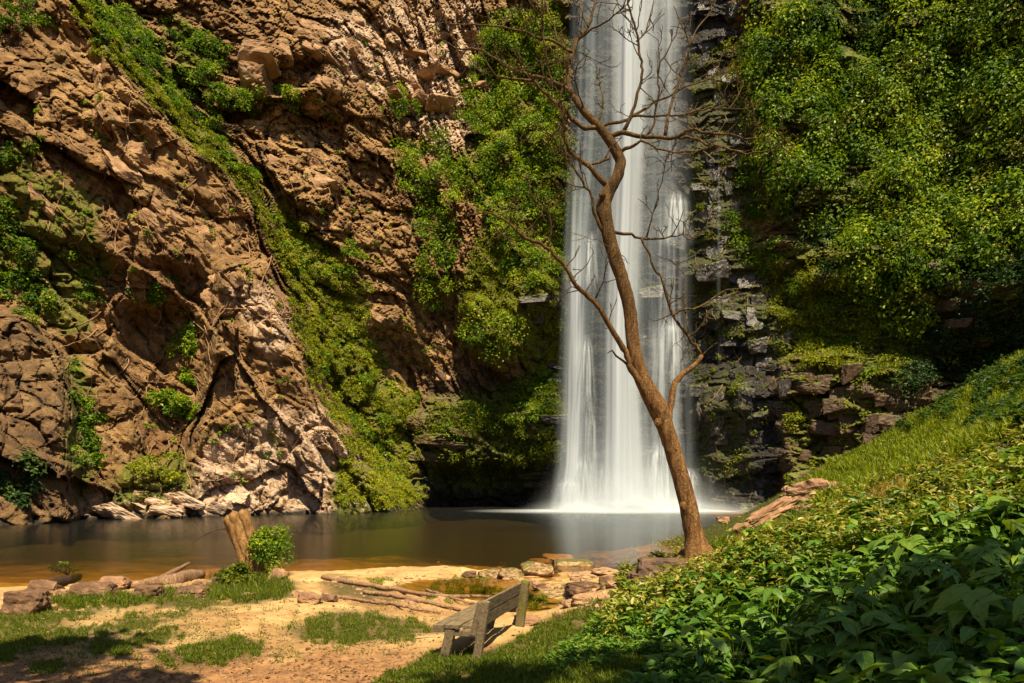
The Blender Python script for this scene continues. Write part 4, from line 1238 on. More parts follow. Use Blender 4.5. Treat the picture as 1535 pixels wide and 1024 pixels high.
def leaf_arrays6(Pp, N, T, L, W, fold=.2, droop=.25):
    """A pointed leaf with a bent midrib: eight points, six triangles."""
    N = unit(N)
    T = unit(T - N * (T * N).sum(-1, keepdims=True))
    B = np.cross(N, T)
    L, W = L[:, None], W[:, None]
    V = np.stack([Pp,
                  Pp + T * L * .3 + B * W * .48 + N * W * fold, Pp + T * L * .35 - N * L * .01, Pp + T * L * .3 - B * W * .48 + N * W * fold,
                  Pp + T * L * .66 + B * W * .34 + N * (W * fold - L * droop * .35), Pp + T * L * .68 - N * L * droop * .45, Pp + T * L * .66 - B * W * .34 + N * (W * fold - L * droop * .35),
                  Pp + T * L - N * L * droop], 1)
    n = len(Pp)
    b = np.arange(n)[:, None] * 8
    tri = [(0, 1, 2), (0, 2, 3), (1, 4, 5), (1, 5, 2), (2, 5, 6), (2, 6, 3), (4, 7, 5), (5, 7, 6)]
    return V.reshape(-1, 3), np.concatenate([b + np.array([t]) for t in tri])

def sample_poly(polys, n, r, seed, edge=14, scale=26, thr=-.35):
    out = []
    tot = 0
    allp = np.concatenate([np.array(p, float) for p in polys])
    lo, hi = allp.min(0), allp.max(0)
    for _ in range(60):
        p = r.uniform(lo, hi, (n * 2, 2))
        q = np.stack([p[:, 0] / scale, p[:, 1] / scale, np.full(len(p), .0)], -1)
        a, b = fbm(q, 3, seed), fbm(q + 5, 3, seed + 3)
        x, y = p[:, 0] + a * edge, p[:, 1] + b * edge
        m = np.zeros(len(p), bool)
        for pl in polys:
            m |= inpoly(x, y, pl)
        m &= fbm(q * 1.3 + 11, 3, seed + 7) > thr
        out.append(p[m])
        tot += m.sum()
        if tot >= n:
            break
    return np.concatenate(out)[:n]

UP = np.array([0, 0, 1.0])
def clump_leaves(C, Nn, R, per, leaf, r, squash=.75, wl=.62, flat=.45, hang=.0, six=False, rnd=.38):
    """Leaves over the outer shell of each clump: C centres, Nn the way it faces, R radii."""
    k = np.repeat(np.arange(len(C)), per)
    n = len(k)
    d = unit(r.normal(size=(n, 3)))
    fw = Nn[k] * .75 + UP * .55
    s = (d * fw).sum(-1)
    d = np.where((s < -.15)[:, None], d - 1.6 * s[:, None] * fw, d)
    d = unit(d)
    rad = R[k] * r.uniform(.45, 1.0, n) ** .6
    rad *= 1 + .3 * vnoise(d * 2.2 + k[:, None] * 7.7, 31)
    p = C[k] + d * rad[:, None] * np.array([1, 1, squash])
    p[:, 2] -= hang * R[k] * r.uniform(0, 1, n) ** 2
    N = d * (1 - flat) + UP * flat + r.normal(size=(n, 3)) * rnd
    T = r.normal(size=(n, 3)) + d * .6 - UP * .35
    L = leaf * r.uniform(.6, 1.35, n)
    f = leaf_arrays6 if six else leaf_arrays
    V, Fc = f(p, N, T, L, L * wl * r.uniform(.8, 1.2, n))
    nv = 8 if six else 4
    clump_t = r.uniform(-.24, .24, len(C))
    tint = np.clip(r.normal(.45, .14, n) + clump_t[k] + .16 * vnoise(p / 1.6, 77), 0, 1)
    return V, Fc, np.repeat(tint, nv)

def carpet(name, label, polys, n, per, rad, leaf, mat, seed, thr=-.35, edge=14, out=.25, wl=.62, flat=.45, hang=0., squash=.75, bias=0., rnd=.38):
    r = np.random.default_rng(seed)
    p = sample_poly(polys, n, r, seed, edge, 26, thr)
    C, Nn = cliff_at(p[:, 0], p[:, 1])
    R = r.uniform(rad[0], rad[1], len(C)) * C[:, 1] / 80
    C = C + Nn * (R * out)[:, None]
    V, Fc, t = clump_leaves(C, Nn, R, per, leaf, r, squash, wl, flat, hang, rnd=rnd)
    return tag(link(name, mesh_np(name, V, Fc, MAT[mat], False, dict(tint=np.clip(t + bias, 0, 1)))), label, kind='stuff')

RIGHT_WALL = [[(1105, -60), (1262, -60), (1268, 20), (1300, 90), (1340, 70), (1350, -60), (1640, -60), (1640, 380), (1500, 400), (1425, 400), (1400, 480), (1345, 500), (1310, 420), (1235, 390), (1185, 330), (1150, 230), (1140, 120)]]
carpet('creeper_mass', 'dense green creeper covering the right cliff wall', RIGHT_WALL, 760, 120, (.8, 2.6), .46, 'creeper', 801, -.26, 18, out=.7, squash=1.1, hang=.4, flat=.25, rnd=.2, bias=.08)
carpet('pale_creeper', 'paler broad leaved vines hanging among the creeper on the right wall', RIGHT_WALL, 110, 80, (.6, 1.6), .46, 'under', 819, .05, 18, out=1.3, squash=1.4, hang=.9, bias=-.1)
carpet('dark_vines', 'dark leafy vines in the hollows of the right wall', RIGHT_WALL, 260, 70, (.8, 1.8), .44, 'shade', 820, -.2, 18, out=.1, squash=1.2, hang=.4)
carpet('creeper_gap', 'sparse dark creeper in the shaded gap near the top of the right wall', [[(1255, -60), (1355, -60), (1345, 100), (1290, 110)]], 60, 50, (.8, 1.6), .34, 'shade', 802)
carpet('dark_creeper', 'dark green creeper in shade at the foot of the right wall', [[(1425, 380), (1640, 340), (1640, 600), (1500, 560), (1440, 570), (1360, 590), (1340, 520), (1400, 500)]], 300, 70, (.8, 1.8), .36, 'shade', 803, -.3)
CENTRE = [[(590, 222), (640, 210), (690, 180), (722, 60), (760, 20), (850, 10), (855, 250), (845, 420), (800, 450), (750, 420), (720, 330), (690, 300), (690, 380), (650, 470), (612, 450), (640, 380), (620, 300), (585, 260)]]
carpet('cliff_greenery', 'bright green plants covering the cliff left of the waterfall', CENTRE, 620, 70, (.5, 1.5), .36, 'creeper', 804, -.30, 12, bias=.12)
carpet('cliff_moss', 'yellow green mossy growth beside the waterfall', [[(740, 220), (845, 200), (850, 560), (800, 560), (700, 520), (690, 440), (720, 340), (760, 330)], [(740, 40), (850, 0), (850, 200), (760, 180)]], 1500, 34, (.3, .75), .20, 'moss', 805, -.42, 12, out=.15, bias=.08)
carpet('gully_moss', 'bright mossy growth running down the gully between the rock ridges', [GULLY], 2300, 34, (.22, .55), .18, 'moss', 806, -.6, 9, out=.1, squash=.6, bias=.12)
carpet('crest_moss', 'green mossy growth along the edge of the left rock ridge', [[(95, 0), (130, 10), (180, 60), (250, 135), (275, 160), (330, 210), (395, 285), (425, 360), (452, 430), (478, 545), (545, 675), (525, 690), (462, 560), (430, 440), (404, 370), (378, 300), (310, 235), (240, 165), (150, 80)]], 1500, 30, (.2, .5), .2, 'moss', 821, -.75, 8, out=.2, squash=.7)
carpet('gully_ferns', 'green ferny growth in the gully between the rock ridges', [GULLY, [(440, 330), (520, 400), (540, 450), (480, 440)]], 70, 60, (.5, 1.0), .34, 'creeper', 807, -.1, 9, bias=.1)
carpet('ridge_greenery', 'strip of green plants along the crest of the left ridge', [[(110, -30), (200, 25), (255, 90), (285, 160), (262, 165), (190, 95), (130, 45)], [(285, 135), (340, 140), (420, 130), (430, 150), (350, 165), (330, 190), (350, 240), (395, 280), (372, 283), (315, 220), (285, 170)], [(235, 20), (340, 60), (345, 110), (290, 120)]], 260, 60, (.4, 1.0), .30, 'creeper', 808, -.35, 8, bias=-.02)
carpet('left_wall_greenery', 'patchy plants at the left end of the cliff', [[(-40, 280), (30, 300), (60, 400), (90, 470), (40, 480), (-40, 430)], [(-40, -40), (60, -40), (75, 40), (-40, 60)], [(-40, 205), (40, 215), (40, 245), (-40, 250)], [(110, 380), (150, 380), (155, 450), (130, 460)], [(100, 545), (122, 545), (150, 690), (120, 720)]], 260, 50, (.4, 1.0), .28, 'creeper', 809, -.25, 10, bias=-.05)
carpet('ledge_moss', 'mossy ledges low on the cliff left of the waterfall', [[(640, 610), (760, 600), (850, 575), (852, 690), (760, 725), (650, 715), (620, 650)]], 560, 40, (.35, .9), .26, 'moss', 810, -.02, 12, bias=-.22)
carpet('ledge_ferns', 'green ferns hanging on the low ledges left of the waterfall', [[(660, 620), (760, 610), (790, 560), (850, 540), (845, 600), (760, 660), (680, 660)]], 110, 56, (.5, 1.1), .32, 'creeper', 811, -.1)
carpet('foot_moss', 'golden green moss on the rock at the foot of the gully', [[(520, 690), (560, 690), (640, 750), (600, 762), (505, 762)]], 420, 30, (.2, .5), .18, 'moss', 812, -.4, 8, bias=.15)
carpet('wet_wall_moss', 'clumps of moss growing on the wet rock right of the waterfall', [[(1035, 60), (1110, 60), (1150, 240), (1160, 420), (1180, 560), (1120, 730), (1035, 740)]], 150, 40, (.25, .7), .22, 'moss', 813, .2, 12, bias=-.08, flat=.15, squash=1.2, hang=.8)
carpet('shelf_growth', 'yellowish grassy plants on the rock shelf right of the waterfall', [[(1120, 380), (1330, 390), (1360, 560), (1180, 550), (1150, 480)]], 420, 46, (.4, 1.2), .34, 'moss', 814, -.12, 14, wl=.35, flat=.2, hang=.5)
carpet('shelf_plants', 'green plants among the grass of the rock shelf', [[(1180, 420), (1340, 400), (1400, 470), (1370, 580), (1240, 545)], [(1110, 240), (1160, 240), (1170, 400), (1090, 400)]], 190, 56, (.5, 1.2), .34, 'creeper', 815, -.1, 14)
carpet('brown_wall_moss', 'little green tufts in the joints of the brown rock wall', [[(1180, 560), (1350, 550), (1380, 600), (1240, 720), (1180, 740)]], 90, 34, (.3, .7), .24, 'moss', 816, .1)
carpet('rock_tufts', 'small scattered green tufts on the bare brown rock', [[(440, 60), (720, 30), (700, 170), (600, 330), (560, 420), (480, 320), (430, 200)], [(20, 90), (220, 160), (380, 330), (450, 520), (300, 500), (120, 420), (60, 280)], [(560, 330), (690, 330), (690, 560), (600, 540)], [(200, 620), (480, 560), (520, 700), (260, 740)]], 150, 30, (.2, .6), .26, 'creeper', 817, .12, 10, bias=.1)

# thin dry roots and vines creeping over the rock
def vines(name, label, polys, n, lpx, w, mat, seed, slope):
    r = np.random.default_rng(seed)
    q = sample_poly(polys, n, r, seed, 8, 26, -.6)
    out = []
    for x, y in q:
        L = r.uniform(*lpx)
        a = math.radians(slope + r.normal() * 32)
        px, py = [x], [y]
        for k in range(9):
            a += r.normal() * .28
            px.append(px[-1] + math.cos(a) * L / 9)
            py.append(py[-1] + math.sin(a) * L / 9)
        p, nn = cliff_at(np.array(px), np.array(py))
        d = p[:, 1].copy()
        d = np.minimum(d, np.convolve(np.pad(d, 1, mode='edge'), np.ones(3) / 3, 'valid')) - .12
        p = P(np.array(px), np.array(py), d)
        out.append(tube(smooth_line(p, 16), np.linspace(w, w * .5, 16) * r.uniform(.6, 1.3), 4))
    V, Fc = join(out)
    return tag(link(name, mesh_np(name, V, Fc, MAT[mat], True), None), label, kind='stuff')
vines('rock_roots', 'thin pale dry roots creeping over the left rock', [[(20, 80), (230, 150), (400, 330), (470, 560), (540, 720), (280, 740), (120, 600), (60, 300)], [(400, 60), (700, 30), (700, 190), (520, 300), (420, 240)]], 190, (24, 80), .055, 'root', 861, 62)
vines('hanging_vines', 'thin dry stems hanging down the wet and mossy rock', [[(1035, 60), (1160, 60), (1170, 420), (1340, 400), (1340, 560), (1180, 560), (1150, 720), (1035, 720)], [(600, 300), (840, 200), (840, 560), (640, 620)]], 130, (24, 70), .045, 'log', 862, 88)

# shrubs one can tell apart on the rock
def shrub(px, py, rpx, label, mat, seed, sq=.85, leaf=.34, n=9, per=110, d=None, on=None, hang=0.2, name='cliff_shrub', wl=.6, group=None):
    r = np.random.default_rng(seed)
    if on is None:
        c, nn = cliff_at(px, py)
    else:
        c, nn = np.array(on), np.array([0, -.6, .8])
    m = c[1] / F
    root = thing(name, label, 'shrub', c, group=group)
    R = rpx * m
    cc = np.clip(r.normal(size=(n, 3)), -1.9, 1.9) * np.array([.5, .35, .5 * sq]) * R + nn * R * .45 + UP * R * .15
    V, Fc, t = clump_leaves(cc, np.repeat(nn[None], n, 0), R * r.uniform(.3, .62, n), per, leaf, r, sq, wl, .45, hang)
    link('foliage', mesh_np('foliage', V, Fc, MAT[mat], False, dict(tint=np.clip(t + .1, 0, 1))), root)
    st = [tube(smooth_line(np.array([-nn * R * .2, cc[k] * .5, cc[k]]), 6), np.linspace(.06, .02, 6) * max(.3, R / 2), 5) for k in range(n)]
    V, Fc = join(st)
    tag(link('stems', mesh_np('stems', V, Fc, MAT['twig'], True), root), kind='stuff')
    return root
SHR = [
    (243, 612, 26, 'leafy green shrub in the dark recess of the left rock', 'creeper', .9),
    (287, 622, 15, 'small round shrub under the recess of the left rock', 'creeper', .9),
    (284, 520, 20, 'tall narrow shrub climbing the crack left of the pale buttress', 'creeper', 1.8),
    (284, 575, 19, 'shrub hanging just above the recess of the left rock', 'creeper', .7),
    (231, 436, 13, 'lone dark shrub stuck to the brown left rock face', 'creeper', 1.1),
    (588, 155, 26, 'narrow dark shrub on the pale upper rock wall', 'creeper', 1.7),
    (14, 735, 30, 'dark shrub hanging over the water at the left end of the cliff', 'shade', 1.4),
    (230, 718, 42, 'wide low shrub above the slabs at the foot of the left rock', 'moss', .55),
    (640, 415, 34, 'hanging bush with glossy leaves below the big green patch', 'creeper', 1.1),
    (742, 497, 46, 'big round bright green bush beside the waterfall', 'creeper', .95),
    (520, 400, 22, 'dark leafy shrub at the top right of the gully', 'creeper', 1.0),
    (800, 560, 20, 'small shrub over the mossy ledges beside the waterfall', 'creeper', .9),
    (1186, 632, 17, 'bright fern tuft on the brown rock wall', 'moss', 1.1),
    (1385, 545, 27, 'pale leaved shrub low in the shade of the right wall', 'under', .9),
    (1300, 432, 28, 'drooping shrub at the lower edge of the creeper', 'creeper', 1.0),
    (1362, 400, 34, 'long leafy creeper tongue hanging down the right wall', 'creeper', 1.5),
    (1300, 505, 18, 'yellow green shrub at the end of the rock shelf', 'moss', .9),
    (1120, 110, 26, 'mossy bush clinging to the wet rock near the top of the fall', 'moss', 1.2),
    (420, 150, 20, 'light green sprig on the ledge of the upper left rock', 'creeper', .9),
    (355, 150, 30, 'dark green bush on the ridge crest of the left rock', 'creeper', .7),
]
for k, (px, py, rp, lb, mt, sq) in enumerate(SHR):
    shrub(px, py, rp, lb, mt, 900 + k, sq, .34 if mt != 'moss' else .26, 9, int(70 + rp * 2))
b1 = at(402, 862)
shrub(0, 0, 26, 'round bright green bush growing against the stump', 'creeper', 930, 1.3, .085, 30, 110, on=(P(411, 834, 19.5)), hang=.1, name='round_bush')
b2 = at(360, 876)
shrub(0, 0, 27, 'low leafy bush spreading round the foot of the stump', 'grass', 931, .6, .10, 10, 110, on=(float(b2.x), float(b2.y) - .2, float(b2.z) + .1), hang=.1, name='low_bush')
b3 = at(100, 866)
shrub(0, 0, 20, 'small green water plants around the dark driftwood', 'grass', 932, .35, .10, 8, 60, on=(float(b3.x), float(b3.y), float(b3.z) + .12), hang=.0, name='water_plant')
print('cliff plants', time.time() - T0)

# ------------------------------------------------------------------ grass
MID_LITTER = [(960, 960), (1000, 880), (1110, 830), (1310, 770), (1540, 690), (1540, 900), (1100, 960)]
def blades(p, L, W, r, lean=.45, tint=.45, bend=.5):
    n = len(p)
    T = unit(UP + r.normal(size=(n, 3)) * lean)
    side = unit(np.cross(T, unit(r.normal(size=(n, 3)))))
    fw = np.cross(side, T)
    L, W = L[:, None], W[:, None]
    V = np.stack([p - side * W / 2, p + side * W / 2, p + T * L * .55 + side * W * .35 + fw * L * .06, p + T * L * .55 - side * W * .35 + fw * L * .06, p + T * L + fw * L * bend * .5 - UP * L * .1], 1)
    b = np.arange(n)[:, None] * 5
    Fc = np.concatenate([b + np.array([t]) for t in [(0, 1, 2), (0, 2, 3), (3, 2, 4)]])
    return V.reshape(-1, 3), Fc, np.repeat(np.clip(r.normal(tint, .2, n), 0, 1), 5)
def turf(name, label, polys, n, L, W, mat, seed, thr=-.35, edge=7, lean=.45, tint=.45, bend=.5, scale=16):
    r = np.random.default_rng(seed)
    q = sample_poly(polys, n, r, seed, edge, scale, thr)
    p, ok = ground_hit(q[:, 0], q[:, 1])
    p = p[ok]
    l = L * r.uniform(.4, 1.3, len(p)) * (1 + .4 * vnoise(p * 1.5, 5))
    V, Fc, t = blades(p - UP * .01, l, W * r.uniform(.7, 1.4, len(p)), r, lean, tint, bend)
    return tag(link(name, mesh_np(name, V, Fc, MAT[mat], False, dict(tint=t))), label, kind='stuff')
turf('beach_grass', 'short green grass in patches on the sandy beach', GRASS_POLYS[:6] + GRASS_POLYS[8:10], 60000, .075, .008, 'grass', 950, -.5, 8)
turf('mound_grass', 'longer grass on the mound round the stump', [GRASS_POLYS[7], [(300, 880), (440, 872), (440, 890), (330, 900)]], 5000, .22, .014, 'grass', 951, -.6, 6)
turf('bench_grass', 'thick green grass round the bench', [GRASS_POLYS[6]], 34000, .11, .011, 'grass', 952, -.62, 8, .55, .4, .7)
turf('sand_tufts', 'thin tufts of grass on the bare sand', [[(380, 930), (650, 905), (660, 960), (560, 985), (400, 990)], [(480, 870), (600, 890), (720, 910), (640, 925), (520, 910)], [(0, 930), (300, 905), (420, 900), (470, 930), (420, 980), (300, 1005), (0, 1015)]], 9000, .06, .008, 'grass', 953, .02, 8)
SLOPE = [[(1185, 728), (1250, 690), (1340, 640), (1400, 600), (1540, 520), (1640, 470), (1640, 640), (1535, 640), (1430, 690), (1300, 735), (1220, 760)]]
turf('slope_grass', 'bright grass on the hillside right of the pool', SLOPE, 60000, .42, .05, 'slope', 954, -.9, 4, .5, .5)
turf('dry_grass', 'golden dry grass between the pink boulders and the bushes', [[(1085, 815), (1160, 790), (1230, 765), (1300, 722), (1370, 715), (1420, 715), (1400, 745), (1300, 790), (1180, 825)]], 15000, .16, .013, 'dry', 955, -.5, 10, .5)
turf('bank_grass', 'low green grass on the bank by the slanting slab', [[(1050, 800), (1070, 770), (1100, 755), (1190, 722), (1215, 735), (1190, 790), (1110, 830), (1055, 830)]], 9000, .16, .014, 'slope', 958, -.8, 6, .5, .35)
turf('water_weed', 'yellow green weed growing out of the side pool', [[(655, 872), (690, 862), (730, 870), (735, 885), (760, 890), (700, 902), (640, 896)], [(545, 870), (590, 868), (600, 878), (555, 882)], [(780, 890), (820, 900), (815, 915), (785, 912)]], 8000, .10, .014, 'algae', 956, -.6, 6, .8)
turf('shore_grass', 'green grass between the rocks of the left shore', [[(60, 905), (120, 890), (240, 885), (330, 878), (330, 890), (240, 905), (100, 915)]], 5500, .16, .013, 'grass', 957, -.3, 6)

# pebbles and crumbs of earth on the beach
r_p = np.random.default_rng(77)
def pebbles(name, label, polys, n, s, mat, seed):
    r = np.random.default_rng(seed)
    q = sample_poly(polys, n, r, seed, 8, 20, -.5)
    p, ok = ground_hit(q[:, 0], q[:, 1])
    p = p[ok]
    v, f = ico(1)
    sz = s * r.lognormal(0, .5, len(p))
    V = v[None] * (r.uniform(.6, 1.3, (len(p), 1, 3)) * np.array([1, 1, .6])) * sz[:, None, None] + r.normal(size=(len(p), 12, 3)) * sz[:, None, None] * .18
    V += p[:, None]
    Fc = (f[None] + (np.arange(len(p)) * len(v))[:, None, None]).reshape(-1, 3)
    return tag(link(name, mesh_np(name, V.reshape(-1, 3), Fc, MAT[mat], False)), label, kind='stuff')
pebbles('pebbles', 'small pebbles and crumbs of earth scattered on the sand', [[(0, 900), (450, 890), (700, 930), (640, 1030), (0, 1030)]], 5200, .010, 'boulder', 78)
pebbles('shore_gravel', 'gravel and small stones at the water edge', [[(440, 870), (560, 850), (700, 850), (860, 840), (930, 870), (900, 920), (780, 925), (690, 905), (560, 900)], [(0, 890), (330, 865), (330, 895), (0, 925)]], 1500, .030, 'stone', 79)
# fallen leaves and bits of twig lying about
def litter(name, label, polys, n, L, mat, seed, thr=-.4):
    r = np.random.default_rng(seed)
    q = sample_poly(polys, n, r, seed, 8, 18, thr)
    p, ok = ground_hit(q[:, 0], q[:, 1])
    p = p[ok] + UP * .012
    l = L * r.uniform(.5, 1.4, len(p))
    V, Fc = leaf_arrays6(p, UP + r.normal(size=(len(p), 3)) * .35, r.normal(size=(len(p), 3)) * np.array([1, 1, .2]), l, l * .5)
    return tag(link(name, mesh_np(name, V, Fc, MAT[mat], False, dict(tint=np.repeat(r.uniform(0, 1, len(p)), 8)))), label, kind='stuff')
litter('leaf_litter', 'dry fallen leaves scattered on the sand and grass', [[(0, 890), (450, 880), (720, 920), (900, 910), (900, 1030), (0, 1030)]], 1500, .055, 'deadleaf', 981)
litter('bank_litter', 'dead leaves lying among the bank plants', [MID_LITTER], 700, .09, 'deadleaf', 982)
r_k = np.random.default_rng(983)
q = sample_poly([[(0, 905), (450, 890), (720, 930), (640, 1020), (0, 1020)]], 150, r_k, 983, 6, 20, -.5)
p, ok = ground_hit(q[:, 0], q[:, 1])
parts = []
for b in p[ok]:
    a_, L = r_k.uniform(0, 6.28), r_k.uniform(.08, .35)
    e = b + np.array([math.cos(a_) * L, math.sin(a_) * L, 0])
    e[2] = float(h_lookup(np.array([e[0]]), np.array([e[1]]))[0])
    mid_ = (b + e) / 2 + r_k.normal(size=3) * .02 + UP * .015
    parts.append(tube(smooth_line(np.array([b + UP * .008, mid_, e + UP * .008]), 6), np.linspace(.006, .003, 6), 4))
V, Fc = join(parts)
tag(link('fallen_twigs', mesh_np('fallen_twigs', V, Fc, MAT['log'], True)), 'small dry twigs lying on the sand', kind='stuff')
print('grass', time.time() - T0)

# ------------------------------------------------------------------ undergrowth of the bank
def undergrowth(name, label, polys, n, per, h, leaf, mat, seed, wl=.5, thr=-.7, tint=0.0, six=True, spread=.16):
    r = np.random.default_rng(seed)
    q = sample_poly(polys, n, r, seed, 10, 22, thr)
    p, ok = ground_hit(q[:, 0], q[:, 1])
    p = p[ok]
    k = np.repeat(np.arange(len(p)), per)
    hh = h * r.uniform(.4, 1.35, len(p)) * (1 + .6 * vnoise(p * .9, 8))
    t = r.uniform(.15, 1, len(k)) ** .7
    bendv = r.normal(size=(len(p), 3)) * np.array([1, 1, 0]) * .3
    base = p[k] + UP * (hh[k] * t)[:, None] + bendv[k] * (hh[k] * t * t)[:, None]
    a = r.uniform(0, 2 * np.pi, len(k))
    out = np.stack([np.cos(a), np.sin(a), r.uniform(-.25, .45, len(k))], -1)
    L = leaf * r.uniform(.55, 1.4, len(k)) * (1.15 - .45 * t)
    N = UP * 1.0 + r.normal(size=(len(k), 3)) * .42 - out * .15
    fn = leaf_arrays6 if six else leaf_arrays
    V, Fc = fn(base, N, out, L, L * wl * r.uniform(.8, 1.2, len(k)))
    nv = 8 if six else 4
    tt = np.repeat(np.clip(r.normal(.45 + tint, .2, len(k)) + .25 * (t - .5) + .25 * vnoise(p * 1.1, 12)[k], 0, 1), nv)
    return tag(link(name, mesh_np(name, V, Fc, MAT[mat], False, dict(tint=tt))), label, kind='stuff')
LOWER = [(950, 1060), (975, 1000), (1010, 940), (1130, 880), (1300, 850), (1540, 780), (1640, 760), (1640, 1100), (950, 1100)]
MID = [(905, 960), (935, 905), (985, 905), (1055, 885), (1105, 850), (1200, 818), (1310, 776), (1420, 728), (1540, 668), (1640, 640), (1640, 790), (1300, 870), (1130, 900), (1000, 950)]
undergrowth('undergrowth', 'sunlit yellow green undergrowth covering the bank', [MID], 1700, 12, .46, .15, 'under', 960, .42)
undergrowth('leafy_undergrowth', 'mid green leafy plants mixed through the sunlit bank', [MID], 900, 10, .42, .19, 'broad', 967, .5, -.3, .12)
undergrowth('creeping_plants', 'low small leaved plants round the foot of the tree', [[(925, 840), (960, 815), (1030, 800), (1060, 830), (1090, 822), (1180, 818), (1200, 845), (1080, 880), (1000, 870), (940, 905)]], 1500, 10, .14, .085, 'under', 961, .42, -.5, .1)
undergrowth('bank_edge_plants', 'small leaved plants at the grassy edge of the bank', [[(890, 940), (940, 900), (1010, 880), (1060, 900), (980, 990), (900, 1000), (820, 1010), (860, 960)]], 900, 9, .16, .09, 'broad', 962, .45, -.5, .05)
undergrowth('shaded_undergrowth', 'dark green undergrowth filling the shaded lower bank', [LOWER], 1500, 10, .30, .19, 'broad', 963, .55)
undergrowth('hill_plants', 'dark green plants scattered along the top of the grassy hillside', [[(1340, 650), (1400, 610), (1540, 525), (1640, 480), (1640, 560), (1500, 590), (1400, 640)], [(1440, 640), (1540, 590), (1600, 600), (1540, 640)]], 700, 12, .6, .30, 'shade', 964, .55, -.1, .1, False)
undergrowth('side_undergrowth', 'green undergrowth further along the bank', [[(1620, 640), (2100, 480), (2700, 480), (2700, 1500), (900, 1500), (930, 1070), (1620, 1070)]], 2200, 11, .34, .19, 'broad', 968, .55, -.8)
# upright shoots standing above the undergrowth
r_s = np.random.default_rng(31)
q = sample_poly([[(1080, 830), (1200, 770), (1310, 722), (1420, 690), (1540, 640), (1540, 720), (1300, 790), (1120, 850)]], 110, r_s, 40, 4, 20, -.9)
p, ok = ground_hit(q[:, 0], q[:, 1])
parts, LV, LF, LT, o = [], [], [], [], 0
for b in p[ok]:
    L = r_s.uniform(.3, .75)
    d = unit(UP + r_s.normal(size=3) * .22)
    pts = [b]
    for s in range(6):
        d = unit(d + r_s.normal(size=3) * .15)
        pts.append(pts[-1] + d * L / 6)
    parts.append(tube(np.array(pts), np.linspace(.006, .003, 7), 4))
    kk = r_s.integers(1, 7, 10)
    base = np.array(pts)[kk]
    outd = r_s.normal(size=(10, 3)) * np.array([1, 1, .3])
    l = r_s.uniform(.05, .12, 10)
    V, Fc = leaf_arrays6(base, UP + r_s.normal(size=(10, 3)) * .4, outd, l, l * .36)
    LV.append(V); LF.append(Fc + o); o += len(V); LT.append(np.repeat(r_s.uniform(.4, 1, 10), 8))
V, Fc = join(parts)
tag(link('shoot_stems', mesh_np('shoot_stems', V, Fc, MAT['twig'], True)), 'thin upright stems of shoots above the bank undergrowth', kind='stuff')
tag(link('shoot_leaves', mesh_np('shoot_leaves', np.concatenate(LV), np.concatenate(LF), MAT['under'], False, dict(tint=np.concatenate(LT)))), 'small pale leaves of the shoots above the bank undergrowth', kind='stuff')

# broad leaved plants, each leaf a part
def blade_mesh(name, lobes, seed):
    """lobes: (angle, length, width); every lobe is a folded pointed blade that droops to its tip."""
    r = np.random.default_rng(seed)
    V, Fc, al, ac, o = [], [], [], [], 0
    prof = np.array([(0, .10), (.06, .38), (.14, .74), (.25, .97), (.38, 1.0), (.5, .92), (.62, .76), (.74, .56), (.85, .33), (.94, .13), (1, .0)])
    for a, L, W in lobes:
        rows = []
        ca, sa = math.cos(a), math.sin(a)
        curl = r.uniform(.25, .55)
        for k, (t, w) in enumerate(prof):
            ser = 1 + (.07 if k % 2 else -.05) + .05 * r.uniform(-1, 1)
            z0 = .10 * t - curl * t * t
            for s in (-1, -.5, 0, .5, 1):
                x = s * w * W * .5 * (ser if abs(s) == 1 else 1)
                y = t * L
                z = z0 * L + abs(s) * W * .16 * w - .07 * W * (abs(s) == 1) * w + .02 * r.uniform(-1, 1) * W
                rows.append((x * ca - y * sa, x * sa + y * ca, z))
                al.append(t)
                ac.append(abs(s))
        V.append(np.array(rows))
        Fc.append(grid_faces(len(prof), 5) + o)
        o += len(rows)
    V = np.concatenate(V)
    return mesh_np(name, V, np.concatenate(Fc), MAT['broad'], True, dict(tint=np.full(len(V), r.uniform(.25, .75)), along=np.array(al), across=np.array(ac), ribbed=np.ones(len(V))))
LEAF_SHAPES = [blade_mesh('leaf', l, 70 + k) for k, l in enumerate([
    [(0, 1, .46)], [(0, 1, .52)], [(0, 1, .40)], [(0, 1, .56)],
    [(0, 1, .44), (.75, .82, .42), (-.75, .82, .42)], [(0, 1, .40), (.9, .85, .40), (-.9, .85, .40)],
    [(0, 1, .46), (.62, .95, .44), (-.62, .95, .44), (1.3, .7, .4), (-1.3, .7, .4)],
    [(0, 1, .5), (.8, .9, .46), (-.8, .9, .46), (1.5, .75, .42), (-1.5, .75, .42)],
    [(0, 1, .36)], [(0, 1, .30)], [(0, 1, .42), (.7, .7, .38), (-.7, .7, .38)], [(0, 1, .38), (.55, .8, .34), (-.55, .8, .34)], [(0, 1, .62)], [(0, 1, .34), (1.0, .75, .32), (-1.0, .75, .32)]])]
bright = []
for me in LEAF_SHAPES[:6]:
    m2 = me.copy()
    m2.attributes['tint'].data.foreach_set('value', np.full(len(m2.vertices), .95, np.float32))
    bright.append(m2)
r_l = np.random.default_rng(91)
